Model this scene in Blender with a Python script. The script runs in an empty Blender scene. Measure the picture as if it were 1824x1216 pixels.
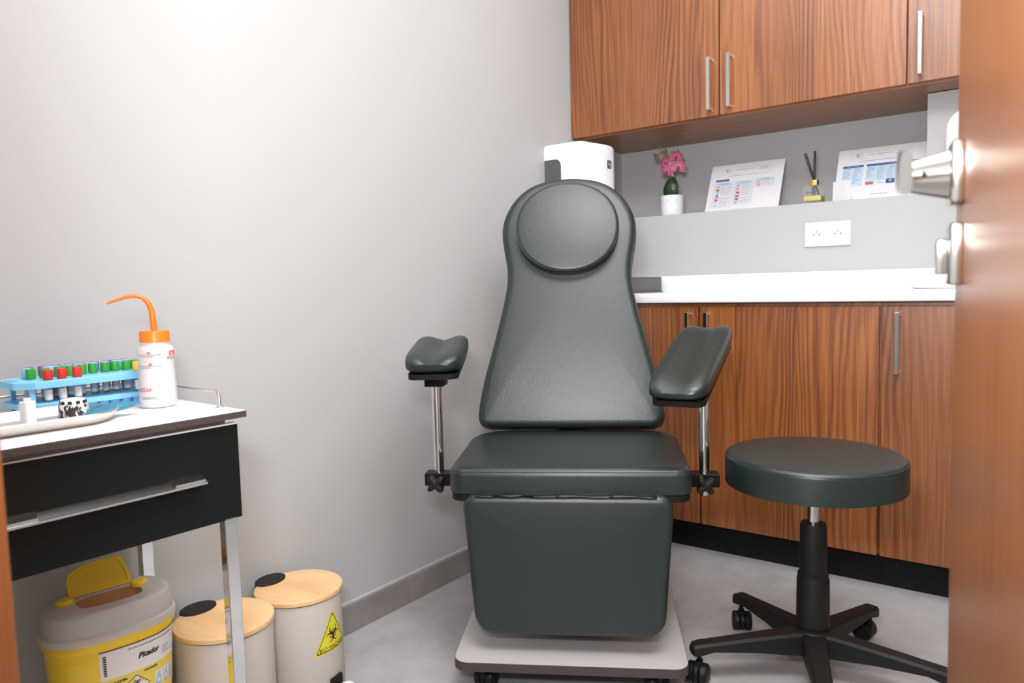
import bpy, bmesh, math, random
from mathutils import Vector, Matrix, Quaternion
random.seed(7)
PI = math.pi
R = math.radians
S = bpy.context.scene
COL = S.collection

# ------------------------------------------------------------------ camera
cam_d = bpy.data.cameras.new('camera')
cam_d.sensor_fit = 'HORIZONTAL'; cam_d.sensor_width = 36.0
cam_d.lens = 1307.3258 / 1824 * 36.0
cam_d.clip_start = 0.02; cam_d.clip_end = 60
cam_d.dof.use_dof = True; cam_d.dof.focus_distance = 1.95; cam_d.dof.aperture_fstop = 6.3
cam = bpy.data.objects.new('camera', cam_d); COL.objects.link(cam)
yaw, pitch, roll = 0.64109365, 0.07626992, -0.02639541
fw = Vector((-math.sin(yaw)*math.cos(pitch), math.cos(yaw)*math.cos(pitch), -math.sin(pitch)))
rt = Vector((math.cos(yaw), math.sin(yaw), 0)); up = rt.cross(fw)
r2 = math.cos(roll)*rt + math.sin(roll)*up; u2 = -math.sin(roll)*rt + math.cos(roll)*up
cam.matrix_world = Matrix((( r2.x, u2.x, -fw.x, 0.0), (r2.y, u2.y, -fw.y, 0.0), (r2.z, u2.z, -fw.z, 1.0), (0, 0, 0, 1)))
S.camera = cam

# ------------------------------------------------------------------ world, lights, exposure
wd = bpy.data.worlds.new('world'); S.world = wd; wd.use_nodes = True
wd.node_tree.nodes['Background'].inputs[0].default_value = (0.98, 0.99, 1.0, 1)
wd.node_tree.nodes['Background'].inputs[1].default_value = 0.9
def area(name, loc, target, sx, sy, power, color=(1, 1, 1)):
    l = bpy.data.lights.new(name, 'AREA'); l.shape = 'RECTANGLE'; l.size = sx; l.size_y = sy
    l.energy = power; l.color = color
    o = bpy.data.objects.new(name, l); COL.objects.link(o); o.location = loc
    o.rotation_euler = (Vector(target) - Vector(loc)).to_track_quat('-Z', 'Y').to_euler()
    return o
area('ceiling_light', (-0.50, 1.50, 2.60), (-0.50, 1.50, 0), 1.9, 2.0, 22, (1.0, 0.99, 0.985))     # the lit ceiling
area('bounced_flash', (-0.15, 0.62, 2.59), (-0.15, 0.62, 0), 1.0, 0.8, 36, (1.0, 0.995, 0.99))      # its bright patch above the doorway
area('camera_flash', (-0.06, -0.10, 1.32), (-0.75, 1.9, 2.15), 0.28, 0.22, 28, (1.0, 0.995, 0.99)).data.spread = R(165)
S.view_settings.view_transform = 'Standard'; S.view_settings.look = 'None'
S.view_settings.gamma = 1; S.view_settings.use_curve_mapping = False
S.view_settings.exposure = 0.18

# ------------------------------------------------------------------ materials
def mat(name, col, rough=0.5, metal=0.0, spec=0.5, **kw):
    m = bpy.data.materials.new(name); m.use_nodes = True
    b = m.node_tree.nodes['Principled BSDF']
    b.inputs['Base Color'].default_value = (*col, 1); b.inputs['Roughness'].default_value = rough
    b.inputs['Metallic'].default_value = metal; b.inputs['Specular IOR Level'].default_value = spec
    for k, v in kw.items(): b.inputs[k.replace('_', ' ')].default_value = v
    m.diffuse_color = (*col, 1)
    return m
def N(m, t, **kw):
    n = m.node_tree.nodes.new(t)
    for k, v in kw.items(): setattr(n, k, v)
    return n
def LK(m, a, b): m.node_tree.links.new(a, b)
def coords(m, scale=(1, 1, 1), out='Object'):
    tc = N(m, 'ShaderNodeTexCoord'); mp = N(m, 'ShaderNodeMapping'); mp.inputs['Scale'].default_value = scale
    LK(m, tc.outputs[out], mp.inputs[0]); return mp.outputs[0]
def noise(m, vec, scale, detail=4, rough=0.55, dist=0):
    n = N(m, 'ShaderNodeTexNoise'); n.inputs['Scale'].default_value = scale; n.inputs['Detail'].default_value = detail
    n.inputs['Roughness'].default_value = rough; n.inputs['Distortion'].default_value = dist
    LK(m, vec, n.inputs['Vector']); return n.outputs['Fac']
def ramp(m, fac, stops):
    r = N(m, 'ShaderNodeValToRGB'); e = r.color_ramp.elements
    e[0].position, e[0].color = stops[0][0], (*stops[0][1], 1)
    e[1].position, e[1].color = stops[-1][0], (*stops[-1][1], 1)
    for p, c in stops[1:-1]:
        k = e.new(p); k.color = (*c, 1)
    LK(m, fac, r.inputs[0]); return r.outputs[0]
def math_n(m, op, a, b=None):
    n = N(m, 'ShaderNodeMath', operation=op)
    for i, v in enumerate((a, b)):
        if v is None: continue
        if isinstance(v, (int, float)): n.inputs[i].default_value = v
        else: LK(m, v, n.inputs[i])
    return n.outputs[0]
def bump(m, h, strength, dist=0.001):
    bn = N(m, 'ShaderNodeBump'); bn.inputs['Strength'].default_value = strength; bn.inputs['Distance'].default_value = dist
    LK(m, h, bn.inputs['Height']); LK(m, bn.outputs[0], m.node_tree.nodes['Principled BSDF'].inputs['Normal'])
def bsdf(m): return m.node_tree.nodes['Principled BSDF']
def mixc(m, fac, a, b, mode='MIX'):
    n = N(m, 'ShaderNodeMix', data_type='RGBA', blend_type=mode)
    if isinstance(fac, (int, float)): n.inputs[0].default_value = fac
    else: LK(m, fac, n.inputs[0])
    for i, v in ((6, a), (7, b)):
        if isinstance(v, tuple): n.inputs[i].default_value = (*v, 1)
        else: LK(m, v, n.inputs[i])
    return n.outputs[2]

def wall_mat(name, col):
    m = mat(name, col, 0.6, spec=0.3)
    v = coords(m); n = noise(m, v, 1.1, 3); n2 = noise(m, v, 90, 3)
    LK(m, mixc(m, n, tuple(c*0.985 for c in col), tuple(min(1, c*1.015) for c in col)), bsdf(m).inputs['Base Color'])
    bump(m, n2, 0.04, 0.001)
    return m
M_wall = wall_mat('wall_paint_warm_grey', (0.462, 0.464, 0.466))
M_ceil = wall_mat('ceiling_paint_white', (0.85, 0.85, 0.85))

def wood_mat(name, light, mid, dark, grain='x', leaf=0.21, rough=0.33, freq=70, warp=0.95, lowfreq=0.9, coat=0.0):
    """veneer: straight and cathedral grain lines, running vertically ('x' varies across) or along X ('u')"""
    m = mat(name, mid, rough, spec=1.0)
    tc = N(m, 'ShaderNodeTexCoord'); sp = N(m, 'ShaderNodeSeparateXYZ'); LK(m, tc.outputs['Object'], sp.inputs[0])
    if grain == 'x': across, along, third = sp.outputs[0], sp.outputs[2], sp.outputs[1]
    elif grain == 'y': across, along, third = sp.outputs[1], sp.outputs[2], sp.outputs[0]
    else: across, along, third = sp.outputs[1], sp.outputs[0], sp.outputs[2]
    lf = math_n(m, 'FLOOR', math_n(m, 'DIVIDE', math_n(m, 'ADD', across, 0.07), leaf))
    wn = N(m, 'ShaderNodeTexWhiteNoise', noise_dimensions='1D'); LK(m, lf, wn.inputs['W'])
    off = math_n(m, 'MULTIPLY', wn.outputs['Value'], 7.0)
    def vec(sa, sl):
        c = N(m, 'ShaderNodeCombineXYZ')
        LK(m, math_n(m, 'ADD', math_n(m, 'MULTIPLY', across, sa), off), c.inputs[0])
        LK(m, math_n(m, 'MULTIPLY', third, sa*0.2), c.inputs[1])
        LK(m, math_n(m, 'MULTIPLY', along, sl), c.inputs[2]); return c.outputs[0]
    n1 = noise(m, vec(5.5, lowfreq), 1.0, 2, 0.45)
    ph = math_n(m, 'ADD', math_n(m, 'MULTIPLY', across, freq*4.2), math_n(m, 'MULTIPLY', n1, freq*warp))
    s = math_n(m, 'ADD', math_n(m, 'MULTIPLY', math_n(m, 'SINE', ph), 0.5), 0.5)
    s = math_n(m, 'POWER', s, 1.7)
    fine = noise(m, vec(330, 4), 1.0, 3, 0.6)
    mott = noise(m, vec(9, 3.0), 1.0, 3, 0.5)
    mask = math_n(m, 'MULTIPLY', math_n(m, 'MAXIMUM', math_n(m, 'SUBTRACT', noise(m, vec(6, 0.35), 1.0, 1), 0.42), 0.0), 1.15)
    f = math_n(m, 'ADD', math_n(m, 'MULTIPLY', s, math_n(m, 'ADD', mask, 0.05)), math_n(m, 'MULTIPLY', fine, 0.68))
    f = math_n(m, 'ADD', f, math_n(m, 'MULTIPLY', math_n(m, 'SUBTRACT', mott, 0.5), 0.22))
    c = ramp(m, f, [(0.18, light), (0.42, mid), (0.74, dark)])
    lv = math_n(m, 'ADD', math_n(m, 'MULTIPLY', wn.outputs['Value'], 0.22), 0.88)
    cc = N(m, 'ShaderNodeCombineColor')
    for i in range(3): LK(m, lv, cc.inputs[i])
    LK(m, mixc(m, 1.0, c, cc.outputs[0], 'MULTIPLY'), bsdf(m).inputs['Base Color'])
    bump(m, fine, 0.08, 0.0006)
    if coat: bsdf(m).inputs['Coat Weight'].default_value = coat; bsdf(m).inputs['Coat Roughness'].default_value = 0.15
    return m
WL, WM, WD = (0.39, 0.140, 0.036), (0.24, 0.069, 0.0125), (0.10, 0.023, 0.004)
M_wood = wood_mat('ash_veneer_orange_brown', WL, WM, WD, 'x')
M_wood_u = wood_mat('ash_veneer_lengthwise', WL, WM, WD, 'u', leaf=3.0)
M_door = wood_mat('door_veneer_brown', (0.37, 0.150, 0.058), (0.31, 0.112, 0.040), (0.20, 0.064, 0.021), 'x', leaf=3, rough=0.3, freq=40)
M_jamb = wood_mat('door_frame_wood_brown', (0.27, 0.090, 0.024), (0.22, 0.066, 0.016), (0.17, 0.048, 0.012), 'y', leaf=3, rough=0.35)
def bamboo():
    m = mat('bamboo_lid', (0.72, 0.45, 0.22), 0.45)
    v = coords(m, (6, 55, 6)); n = noise(m, v, 1.0, 3, 0.5)
    v2 = coords(m, (3, 16, 3)); n2 = noise(m, v2, 1.0, 1)
    f = math_n(m, 'ADD', math_n(m, 'MULTIPLY', n, 0.5), math_n(m, 'MULTIPLY', n2, 0.5))
    LK(m, ramp(m, f, [(0.3, (0.64, 0.36, 0.155)), (0.5, (0.76, 0.48, 0.235)), (0.7, (0.82, 0.55, 0.29))]), bsdf(m).inputs['Base Color'])
    return m
M_bamboo = bamboo()
def floor_mat():
    m = mat('grey_concrete_tile', (0.33, 0.32, 0.325), 0.42, spec=0.4)
    v = coords(m); n = noise(m, v, 2.2, 6, 0.62, 0.6); n2 = noise(m, v, 11, 6, 0.65)
    f = math_n(m, 'ADD', math_n(m, 'MULTIPLY', n, 0.65), math_n(m, 'MULTIPLY', n2, 0.35))
    c = ramp(m, f, [(0.30, (0.31, 0.30, 0.305)), (0.50, (0.42, 0.41, 0.415)), (0.70, (0.53, 0.52, 0.525))])
    br = N(m, 'ShaderNodeTexBrick'); br.offset = 0.0; br.inputs['Scale'].default_value = 1.0
    br.inputs['Mortar Size'].default_value = 0.0012; br.inputs['Brick Width'].default_value = 0.80; br.inputs['Row Height'].default_value = 0.80
    br.inputs['Mortar Smooth'].default_value = 0.2
    mp = N(m, 'ShaderNodeMapping'); mp.inputs['Location'].default_value = (0.02, -0.58, 0)
    tc = N(m, 'ShaderNodeTexCoord'); LK(m, tc.outputs['Object'], mp.inputs[0]); LK(m, mp.outputs[0], br.inputs['Vector'])
    LK(m, mixc(m, math_n(m, 'MULTIPLY', br.outputs['Fac'], 0.55), c, (0.50, 0.49, 0.48)), bsdf(m).inputs['Base Color'])
    bump(m, n2, 0.05, 0.001)
    return m
M_floor = floor_mat()
def tile_mat():
    m = mat('baseboard_grey_tile', (0.2, 0.185, 0.18), 0.45)
    v = coords(m); n = noise(m, v, 6, 5, 0.6)
    LK(m, ramp(m, n, [(0.3, (0.21, 0.195, 0.19)), (0.6, (0.28, 0.262, 0.258)), (0.8, (0.36, 0.345, 0.345))]), bsdf(m).inputs['Base Color'])
    return m
M_tile = tile_mat()
def leather(name, col, rough=0.39):
    m = mat(name, col, rough, spec=0.72)
    v = coords(m); n = noise(m, v, 420, 2, 0.5); n2 = noise(m, v, 34, 5, 0.6, 1.8); n3 = noise(m, v, 5, 2)
    vo = N(m, 'ShaderNodeTexVoronoi', feature='DISTANCE_TO_EDGE'); vo.inputs['Scale'].default_value = 38
    mpv = N(m, 'ShaderNodeMapping'); LK(m, v, mpv.inputs[0])
    wob = N(m, 'ShaderNodeVectorMath', operation='ADD'); nc = N(m, 'ShaderNodeTexNoise'); nc.inputs['Scale'].default_value = 14
    LK(m, v, nc.inputs['Vector']); scl = N(m, 'ShaderNodeVectorMath', operation='SCALE'); scl.inputs['Scale'].default_value = 0.12
    LK(m, nc.outputs['Color'], scl.inputs[0]); LK(m, mpv.outputs[0], wob.inputs[0]); LK(m, scl.outputs[0], wob.inputs[1]); LK(m, wob.outputs[0], vo.inputs['Vector'])
    cre = math_n(m, 'MINIMUM', math_n(m, 'MULTIPLY', vo.outputs['Distance'], 9.0), 1.0)
    h = math_n(m, 'ADD', math_n(m, 'MULTIPLY', n, 0.30), math_n(m, 'MULTIPLY', n2, 0.8))
    h = math_n(m, 'ADD', h, math_n(m, 'MULTIPLY', cre, math_n(m, 'MULTIPLY', n3, 0.16)))
    bump(m, h, 0.26, 0.0014)
    LK(m, mixc(m, n3, tuple(c*0.9 for c in col), tuple(c*1.1 for c in col)), bsdf(m).inputs['Base Color'])
    return m
M_leather = leather('dark_green_leatherette', (0.008, 0.017, 0.015))
M_leather_edge = mat('dark_green_piping', (0.016, 0.020, 0.018), 0.4)
M_black = mat('black_plastic', (0.008, 0.007, 0.007), 0.42, spec=0.22)
M_blackmetal = mat('black_painted_steel', (0.007, 0.006, 0.006), 0.35, spec=0.2)
M_softblack = mat('soft_black_plastic', (0.014, 0.012, 0.012), 0.5, spec=0.22)
M_board = mat('dark_board_edge', (0.010, 0.008, 0.008), 0.5, spec=0.2)
M_chrome = mat('chrome', (0.85, 0.85, 0.86), 0.08, 1.0)
M_steel = mat('brushed_stainless_steel', (0.66, 0.64, 0.62), 0.28, 1.0)
M_nickel = mat('satin_nickel', (0.60, 0.58, 0.55), 0.17, 1.0)
M_traysteel = mat('tray_stainless_steel', (0.72, 0.69, 0.66), 0.33, 1.0)
M_white = mat('white_laminate', (0.86, 0.86, 0.87), 0.35)
M_plate = mat('pale_grey_laminate', (0.46, 0.44, 0.435), 0.3)
M_counter = mat('white_solid_surface', (0.88, 0.88, 0.90), 0.22)
M_whiteplastic = mat('white_gloss_plastic', (0.86, 0.87, 0.92), 0.2)
M_grey = mat('grey_laminate', (0.46, 0.44, 0.43), 0.5)
M_darkgrey = mat('dark_grey_plastic', (0.105, 0.10, 0.115), 0.5)
M_window = mat('smoked_grey_window', (0.095, 0.093, 0.095), 0.25)
M_drawer = mat('black_drawer_front', (0.006, 0.007, 0.006), 0.45, spec=0.25)
M_edgebrown = mat('dark_brown_edge_band', (0.060, 0.042, 0.038), 0.55)
M_orange = mat('orange_plastic', (0.95, 0.19, 0.012), 0.35)
M_yellow = mat('yellow_plastic', (0.90, 0.60, 0.02), 0.38)
M_yellow2 = mat('sticker_yellow', (0.72, 0.64, 0.035), 0.5)
M_label = mat('label_white', (0.78, 0.74, 0.73), 0.55)
M_labely = mat('label_pale_yellow', (0.78, 0.62, 0.10), 0.55)
M_ink = mat('black_ink', (0.012, 0.012, 0.014), 0.6)
M_greyink = mat('grey_ink', (0.16, 0.15, 0.16), 0.6)
M_paleink = mat('pale_grey_ink', (0.42, 0.40, 0.42), 0.6)
M_red = mat('red_ink', (0.62, 0.015, 0.03), 0.5)
M_orangeink = mat('orange_red_ink', (0.80, 0.10, 0.03), 0.5)
M_blueink = mat('blue_ink', (0.035, 0.10, 0.36), 0.55)
M_lineblue = mat('table_line_blue', (0.10, 0.28, 0.52), 0.55)
M_paleblue = mat('pale_blue_ink', (0.50, 0.64, 0.78), 0.55)
M_picred = mat('picture_red', (0.50, 0.12, 0.09), 0.55)
M_picbrown = mat('picture_brown', (0.22, 0.09, 0.06), 0.55)
M_picnavy = mat('picture_navy', (0.03, 0.06, 0.16), 0.55)
M_picblue = mat('picture_blue', (0.20, 0.42, 0.72), 0.55)
M_picpink = mat('picture_pink', (0.70, 0.30, 0.26), 0.55)
M_pinkpic = mat('picture_magenta', (0.62, 0.08, 0.20), 0.55)
M_paper = mat('laminated_paper', (0.74, 0.73, 0.78), 0.3)
M_mattewhite = mat('matte_white', (0.97, 0.97, 0.98), 0.7)
M_rackblue = mat('light_blue_plastic', (0.23, 0.60, 0.88), 0.4)
M_cupblue = mat('blue_well_plastic', (0.15, 0.40, 0.74), 0.42)
M_cap = {'red': mat('red_cap', (0.66, 0.03, 0.02), 0.4), 'green': mat('green_cap', (0.035, 0.33, 0.035), 0.4),
         'yellow': mat('yellow_cap', (0.92, 0.52, 0.10), 0.4), 'purple': mat('purple_cap', (0.26, 0.085, 0.55), 0.4),
         'light blue': mat('light_blue_cap', (0.30, 0.60, 0.80), 0.4)}
M_bin = mat('cream_grey_enamel', (0.60, 0.555, 0.50), 0.45)
M_pedal = mat('pale_pedal_plastic', (0.78, 0.80, 0.74), 0.4)
M_gold = mat('gold_metal', (0.80, 0.50, 0.16), 0.28, 1.0)
M_oil = mat('yellow_oil', (0.72, 0.58, 0.10), 0.15)
M_reed = mat('black_reed', (0.012, 0.010, 0.009), 0.6)
M_leaf = mat('dark_green_leaf', (0.020, 0.045, 0.016), 0.35)
M_stem = mat('green_stem', (0.20, 0.24, 0.05), 0.5)
M_bud = mat('olive_bud', (0.20, 0.19, 0.035), 0.5)
M_lip = mat('crimson_lip', (0.50, 0.01, 0.10), 0.45)
M_soil = mat('dark_soil', (0.03, 0.022, 0.016), 0.9)
M_hole = mat('socket_hole', (0.02, 0.02, 0.02), 0.7)
M_socket = mat('socket_white_plastic', (0.84, 0.84, 0.88), 0.3)
M_tick = mat('toe_kick_dark', (0.007, 0.005, 0.005), 0.6, spec=0.2)
def glass_mat(name, col, alpha, rough=0.03):
    m = bpy.data.materials.new(name); m.use_nodes = True; nt = m.node_tree; nt.nodes.remove(nt.nodes['Principled BSDF'])
    out = nt.nodes['Material Output']; tr = nt.nodes.new('ShaderNodeBsdfTransparent'); gl = nt.nodes.new('ShaderNodeBsdfPrincipled')
    gl.inputs['Base Color'].default_value = (*col, 1); gl.inputs['Roughness'].default_value = rough
    tr.inputs[0].default_value = tuple(0.5 + 0.5*c for c in col) + (1,)
    mx = nt.nodes.new('ShaderNodeMixShader'); mx.inputs[0].default_value = alpha
    nt.links.new(tr.outputs[0], mx.inputs[1]); nt.links.new(gl.outputs[0], mx.inputs[2]); nt.links.new(mx.outputs[0], out.inputs[0])
    m.diffuse_color = (*col, 1)
    return m
M_glass = glass_mat('clear_glass', (0.92, 0.95, 0.95), 0.10)
M_tube = glass_mat('tube_clear_plastic', (0.62, 0.68, 0.75), 0.35, 0.15)
M_frost = glass_mat('frosted_polyethylene', (0.92, 0.88, 0.89), 0.52, 0.4)
M_liquid = mat('cloudy_liquid', (0.76, 0.76, 0.71), 0.3)
M_lidmilky = glass_mat('milky_polypropylene', (0.93, 0.90, 0.88), 0.95, 0.35)
M_vial = glass_mat('white_translucent_plastic', (0.95, 0.95, 0.97), 0.85, 0.35)
M_chute = mat('salmon_orange_chute', (0.85, 0.42, 0.20), 0.4)
M_film = glass_mat('blue_packet_film', (0.10, 0.42, 0.62), 0.75, 0.12)
def petal_mat():
    m = mat('orchid_petal_pink', (0.8, 0.12, 0.3), 0.5)
    a = N(m, 'ShaderNodeAttribute', attribute_name='edge')
    LK(m, ramp(m, a.outputs['Fac'], [(0.0, (0.85, 0.60, 0.66)), (0.25, (0.82, 0.16, 0.36)), (0.7, (0.88, 0.25, 0.46)), (0.95, (0.92, 0.72, 0.72))]), bsdf(m).inputs['Base Color'])
    return m
M_petal = petal_mat()
def pot_mat():
    m = mat('white_speckled_ceramic', (0.84, 0.84, 0.87), 0.5)
    v = coords(m); n = noise(m, v, 170, 2, 0.6)
    f = math_n(m, 'GREATER_THAN', n, 0.66)
    LK(m, mixc(m, f, (0.84, 0.84, 0.87), (0.30, 0.28, 0.27)), bsdf(m).inputs['Base Color']); bump(m, n, 0.25, 0.001)
    return m
M_pot = pot_mat()
def zebra_mat():
    m = mat('zebra_print', (0.9, 0.9, 0.9), 0.4)
    v = coords(m, (60, 60, 22)); w = noise(m, v, 2.2, 2, 0.5, 1.6)
    f = math_n(m, 'GREATER_THAN', w, 0.5)
    LK(m, mixc(m, f, (0.85, 0.83, 0.83), (0.03, 0.025, 0.03)), bsdf(m).inputs['Base Color'])
    return m
M_zebra = zebra_mat()
def metal_tape():
    m = mat('leg_protective_film', (0.62, 0.62, 0.65), 0.42, 0.85)
    n = noise(m, coords(m), 60, 3); bump(m, n, 0.08, 0.001)
    return m
M_film_leg = metal_tape()

# ------------------------------------------------------------------ mesh helpers
def B(): return bmesh.new()
def box(bm, x0, x1, y0, y1, z0, z1, bev=0.0, seg=2, mtx=None):
    vs = [bm.verts.new((x, y, z)) for x in (x0, x1) for y in (y0, y1) for z in (z0, z1)]
    q = [(0, 1, 3, 2), (4, 6, 7, 5), (0, 4, 5, 1), (2, 3, 7, 6), (0, 2, 6, 4), (1, 5, 7, 3)]
    fs = [bm.faces.new([vs[i] for i in f]) for f in q]
    if bev > 0:
        es = list({e for f in fs for e in f.edges})
        r = bmesh.ops.bevel(bm, geom=es, offset=bev, segments=seg, profile=0.5, affect='EDGES')
        vs = list({v for f in r['faces'] for v in f.verts} | {v for v in vs if v.is_valid})
    if mtx is not None:
        for v in vs: v.co = mtx @ v.co
    return vs
def loft(bm, rings, cap0=True, cap1=True, closed=True):
    rv = [[bm.verts.new(p) for p in r] for r in rings]
    n = len(rv[0])
    for a, b in zip(rv[:-1], rv[1:]):
        for i in range(n if closed else n-1):
            j = (i+1) % n
            try: bm.faces.new((a[i], a[j], b[j], b[i]))
            except ValueError: pass
    if cap0: bm.faces.new(rv[0][::-1])
    if cap1: bm.faces.new(rv[-1])
    return rv
def lathe(bm, prof, c=(0, 0, 0), n=32, cap0=True, cap1=True):
    rings = [[(c[0]+r*math.cos(2*PI*i/n), c[1]+r*math.sin(2*PI*i/n), c[2]+z) for i in range(n)] for r, z in prof]
    return loft(bm, rings, cap0, cap1)
def tube(bm, pts, rad, n=12):
    pts = [Vector(p) for p in pts]
    if not isinstance(rad, (list, tuple)): rad = [rad]*len(pts)
    t0 = (pts[1]-pts[0]).normalized()
    a = t0.orthogonal().normalized(); rings = []
    for i, p in enumerate(pts):
        t = ((pts[min(i+1, len(pts)-1)] - pts[max(i-1, 0)])).normalized()
        q = t0.rotation_difference(t); a = q @ a; t0 = t; b = t.cross(a)
        rings.append([p + rad[i]*(math.cos(2*PI*k/n)*a + math.sin(2*PI*k/n)*b) for k in range(n)])
    loft(bm, rings)
def smooth_path(pts, n=8):
    P = [Vector(p) for p in pts]; P = [2*P[0]-P[1]] + P + [2*P[-1]-P[-2]]; out = []
    for i in range(1, len(P)-2):
        for k in range(n):
            t = k/n; a, b, c, d = P[i-1:i+3]
            out.append(0.5*((2*b)+(c-a)*t+(2*a-5*b+4*c-d)*t*t+(3*b-a-3*c+d)*t**3))
    out.append(P[-2]); return out
def offset_poly(o, d):
    n = len(o); out = []
    for i in range(n):
        a, b, c = Vector(o[i-1]), Vector(o[i]), Vector(o[(i+1) % n])
        e1 = (b-a).normalized(); e2 = (c-b).normalized(); t = (e1+e2)
        t = t.normalized() if t.length > 1e-6 else e1
        k = max(0.5, t.dot(e1)); nrm = Vector((-t.y, t.x))
        out.append(b + nrm*(d/k))
    return out
def cushion(bm, outl, z0, z1, rt=0.01, rb=0.005, bulge=0.0, mtx=None, seg=5, caprings=4):
    """pad with rounded rims; outline counter-clockwise in the XY plane, thickness along Z"""
    rings = []
    for k in range(seg+1):
        a = PI/2*k/seg
        rings.append([(p.x, p.y, z0 + rb*(1-math.sin(a))) for p in offset_poly(outl, rb*(1-math.cos(PI/2-a)))])
    for k in range(seg+1):
        a = PI/2*k/seg
        rings.append([(p.x, p.y, z1 - rt*(1-math.sin(a))) for p in offset_poly(outl, rt*(1-math.cos(a)))])
    last = rings[-1]; cx = sum(p[0] for p in last)/len(last); cy = sum(p[1] for p in last)/len(last)
    for k in range(1, caprings+1):
        f = 1-k/(caprings+0.6)
        rings.append([(cx+(p[0]-cx)*f, cy+(p[1]-cy)*f, z1+bulge*(1-f*f)) for p in last])
    if mtx is not None: rings = [[mtx @ Vector(p) for p in r] for r in rings]
    loft(bm, rings)
def rrect(w, h, r, n=6, cx=0, cy=0):
    if not isinstance(r, (list, tuple)): r = [r]*4
    out = []
    for (sx, sy, a0), rr in zip(((1, -1, -90), (1, 1, 0), (-1, 1, 90), (-1, -1, 180)), r):
        for k in range(n+1):
            a = R(a0+90*k/n)
            out.append((cx+sx*(w/2-rr)+rr*math.cos(a), cy+sy*(h/2-rr)+rr*math.sin(a)))
    return out
def ellipse(rx, ry, n=48, p=2.0, cx=0, cy=0):
    out = []
    for k in range(n):
        c, s = math.cos(2*PI*k/n), math.sin(2*PI*k/n)
        out.append((cx+rx*math.copysign(abs(c)**(2/p), c), cy+ry*math.copysign(abs(s)**(2/p), s)))
    return out
def sphere(bm, c, r, sc=(1, 1, 1), n=12, mtx=None):
    rings = []
    for i in range(1, n):
        a = PI*i/n
        ring = [Vector((r*sc[0]*math.sin(a)*math.cos(2*PI*k/(2*n)), r*sc[1]*math.sin(a)*math.sin(2*PI*k/(2*n)), -r*sc[2]*math.cos(a))) for k in range(2*n)]
        rings.append([Vector(c) + (mtx @ p if mtx is not None else p) for p in ring])
    loft(bm, rings)
def obj(name, bm, m, parent=None, ang=35):
    me = bpy.data.meshes.new(name)
    bmesh.ops.recalc_face_normals(bm, faces=bm.faces[:])
    bm.to_mesh(me); bm.free()
    me.materials.append(m)
    me.shade_smooth(); me.set_sharp_from_angle(angle=R(ang))
    o = bpy.data.objects.new(name, me); COL.objects.link(o)
    if parent is not None: o.parent = parent
    return o
def tag(o, label, cat, group=None):
    o['label'] = label; o['category'] = cat
    if group: o['group'] = group
    return o
def thing(name, label, cat, loc=(0, 0, 0), rz=0.0, group=None):
    o = bpy.data.objects.new(name, None); o.empty_display_size = 0.05; COL.objects.link(o)
    o.location = loc; o.rotation_euler = (0, 0, rz)
    return tag(o, label, cat, group)
def struct(name, bm, m):
    o = obj(name, bm, m); o['kind'] = 'structure'; return o
def copy_tree(o, parent=None):
    c = o.copy(); COL.objects.link(c)
    if parent is not None: c.parent = parent
    for ch in list(o.children): copy_tree(ch, c)
    return c
def text2d(s, size, shear=0.0, bold=0.0, align='LEFT'):
    cu = bpy.data.curves.new('lettering', 'FONT'); cu.body = s; cu.size = size; cu.shear = shear; cu.offset = bold; cu.align_x = align
    cu.resolution_u = 3
    o = bpy.data.objects.new('lettering', cu); COL.objects.link(o)
    bpy.context.view_layer.update()
    me = bpy.data.meshes.new_from_object(o)
    vs = [tuple(v.co) for v in me.vertices]; fs = [tuple(p.vertices) for p in me.polygons]
    bpy.data.objects.remove(o); bpy.data.curves.remove(cu); bpy.data.meshes.remove(me)
    return vs, fs
def put(bm, geo, f):
    vs, fs = geo
    bv = [bm.verts.new(f(v[0], v[1])) for v in vs]
    for q in fs:
        try: bm.faces.new([bv[i] for i in q])
        except ValueError: pass
def rectgeo(x0, x1, y0, y1, nx=1):
    vs = []; fs = []
    for i in range(nx+1):
        x = x0+(x1-x0)*i/nx; vs += [(x, y0), (x, y1)]
    for i in range(nx): fs.append((2*i, 2*i+2, 2*i+3, 2*i+1))
    return vs, fs
def ringgeo(outer, inner):
    n = len(outer); return list(outer)+list(inner), [(i, (i+1) % n, n+(i+1) % n, n+i) for i in range(n)]
def fillgeo(outl, rings=5):
    n = len(outl); cx = sum(p[0] for p in outl)/n; cy = sum(p[1] for p in outl)/n; vs = []; fs = []
    for k in range(rings+1):
        f = 1-k/(rings+0.4)
        vs += [(cx+(p[0]-cx)*f, cy+(p[1]-cy)*f) for p in outl]
    for k in range(rings):
        for i in range(n):
            j = (i+1) % n; fs.append((k*n+i, k*n+j, (k+1)*n+j, (k+1)*n+i))
    fs.append(tuple(rings*n+i for i in range(n)))
    return vs, fs
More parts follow.
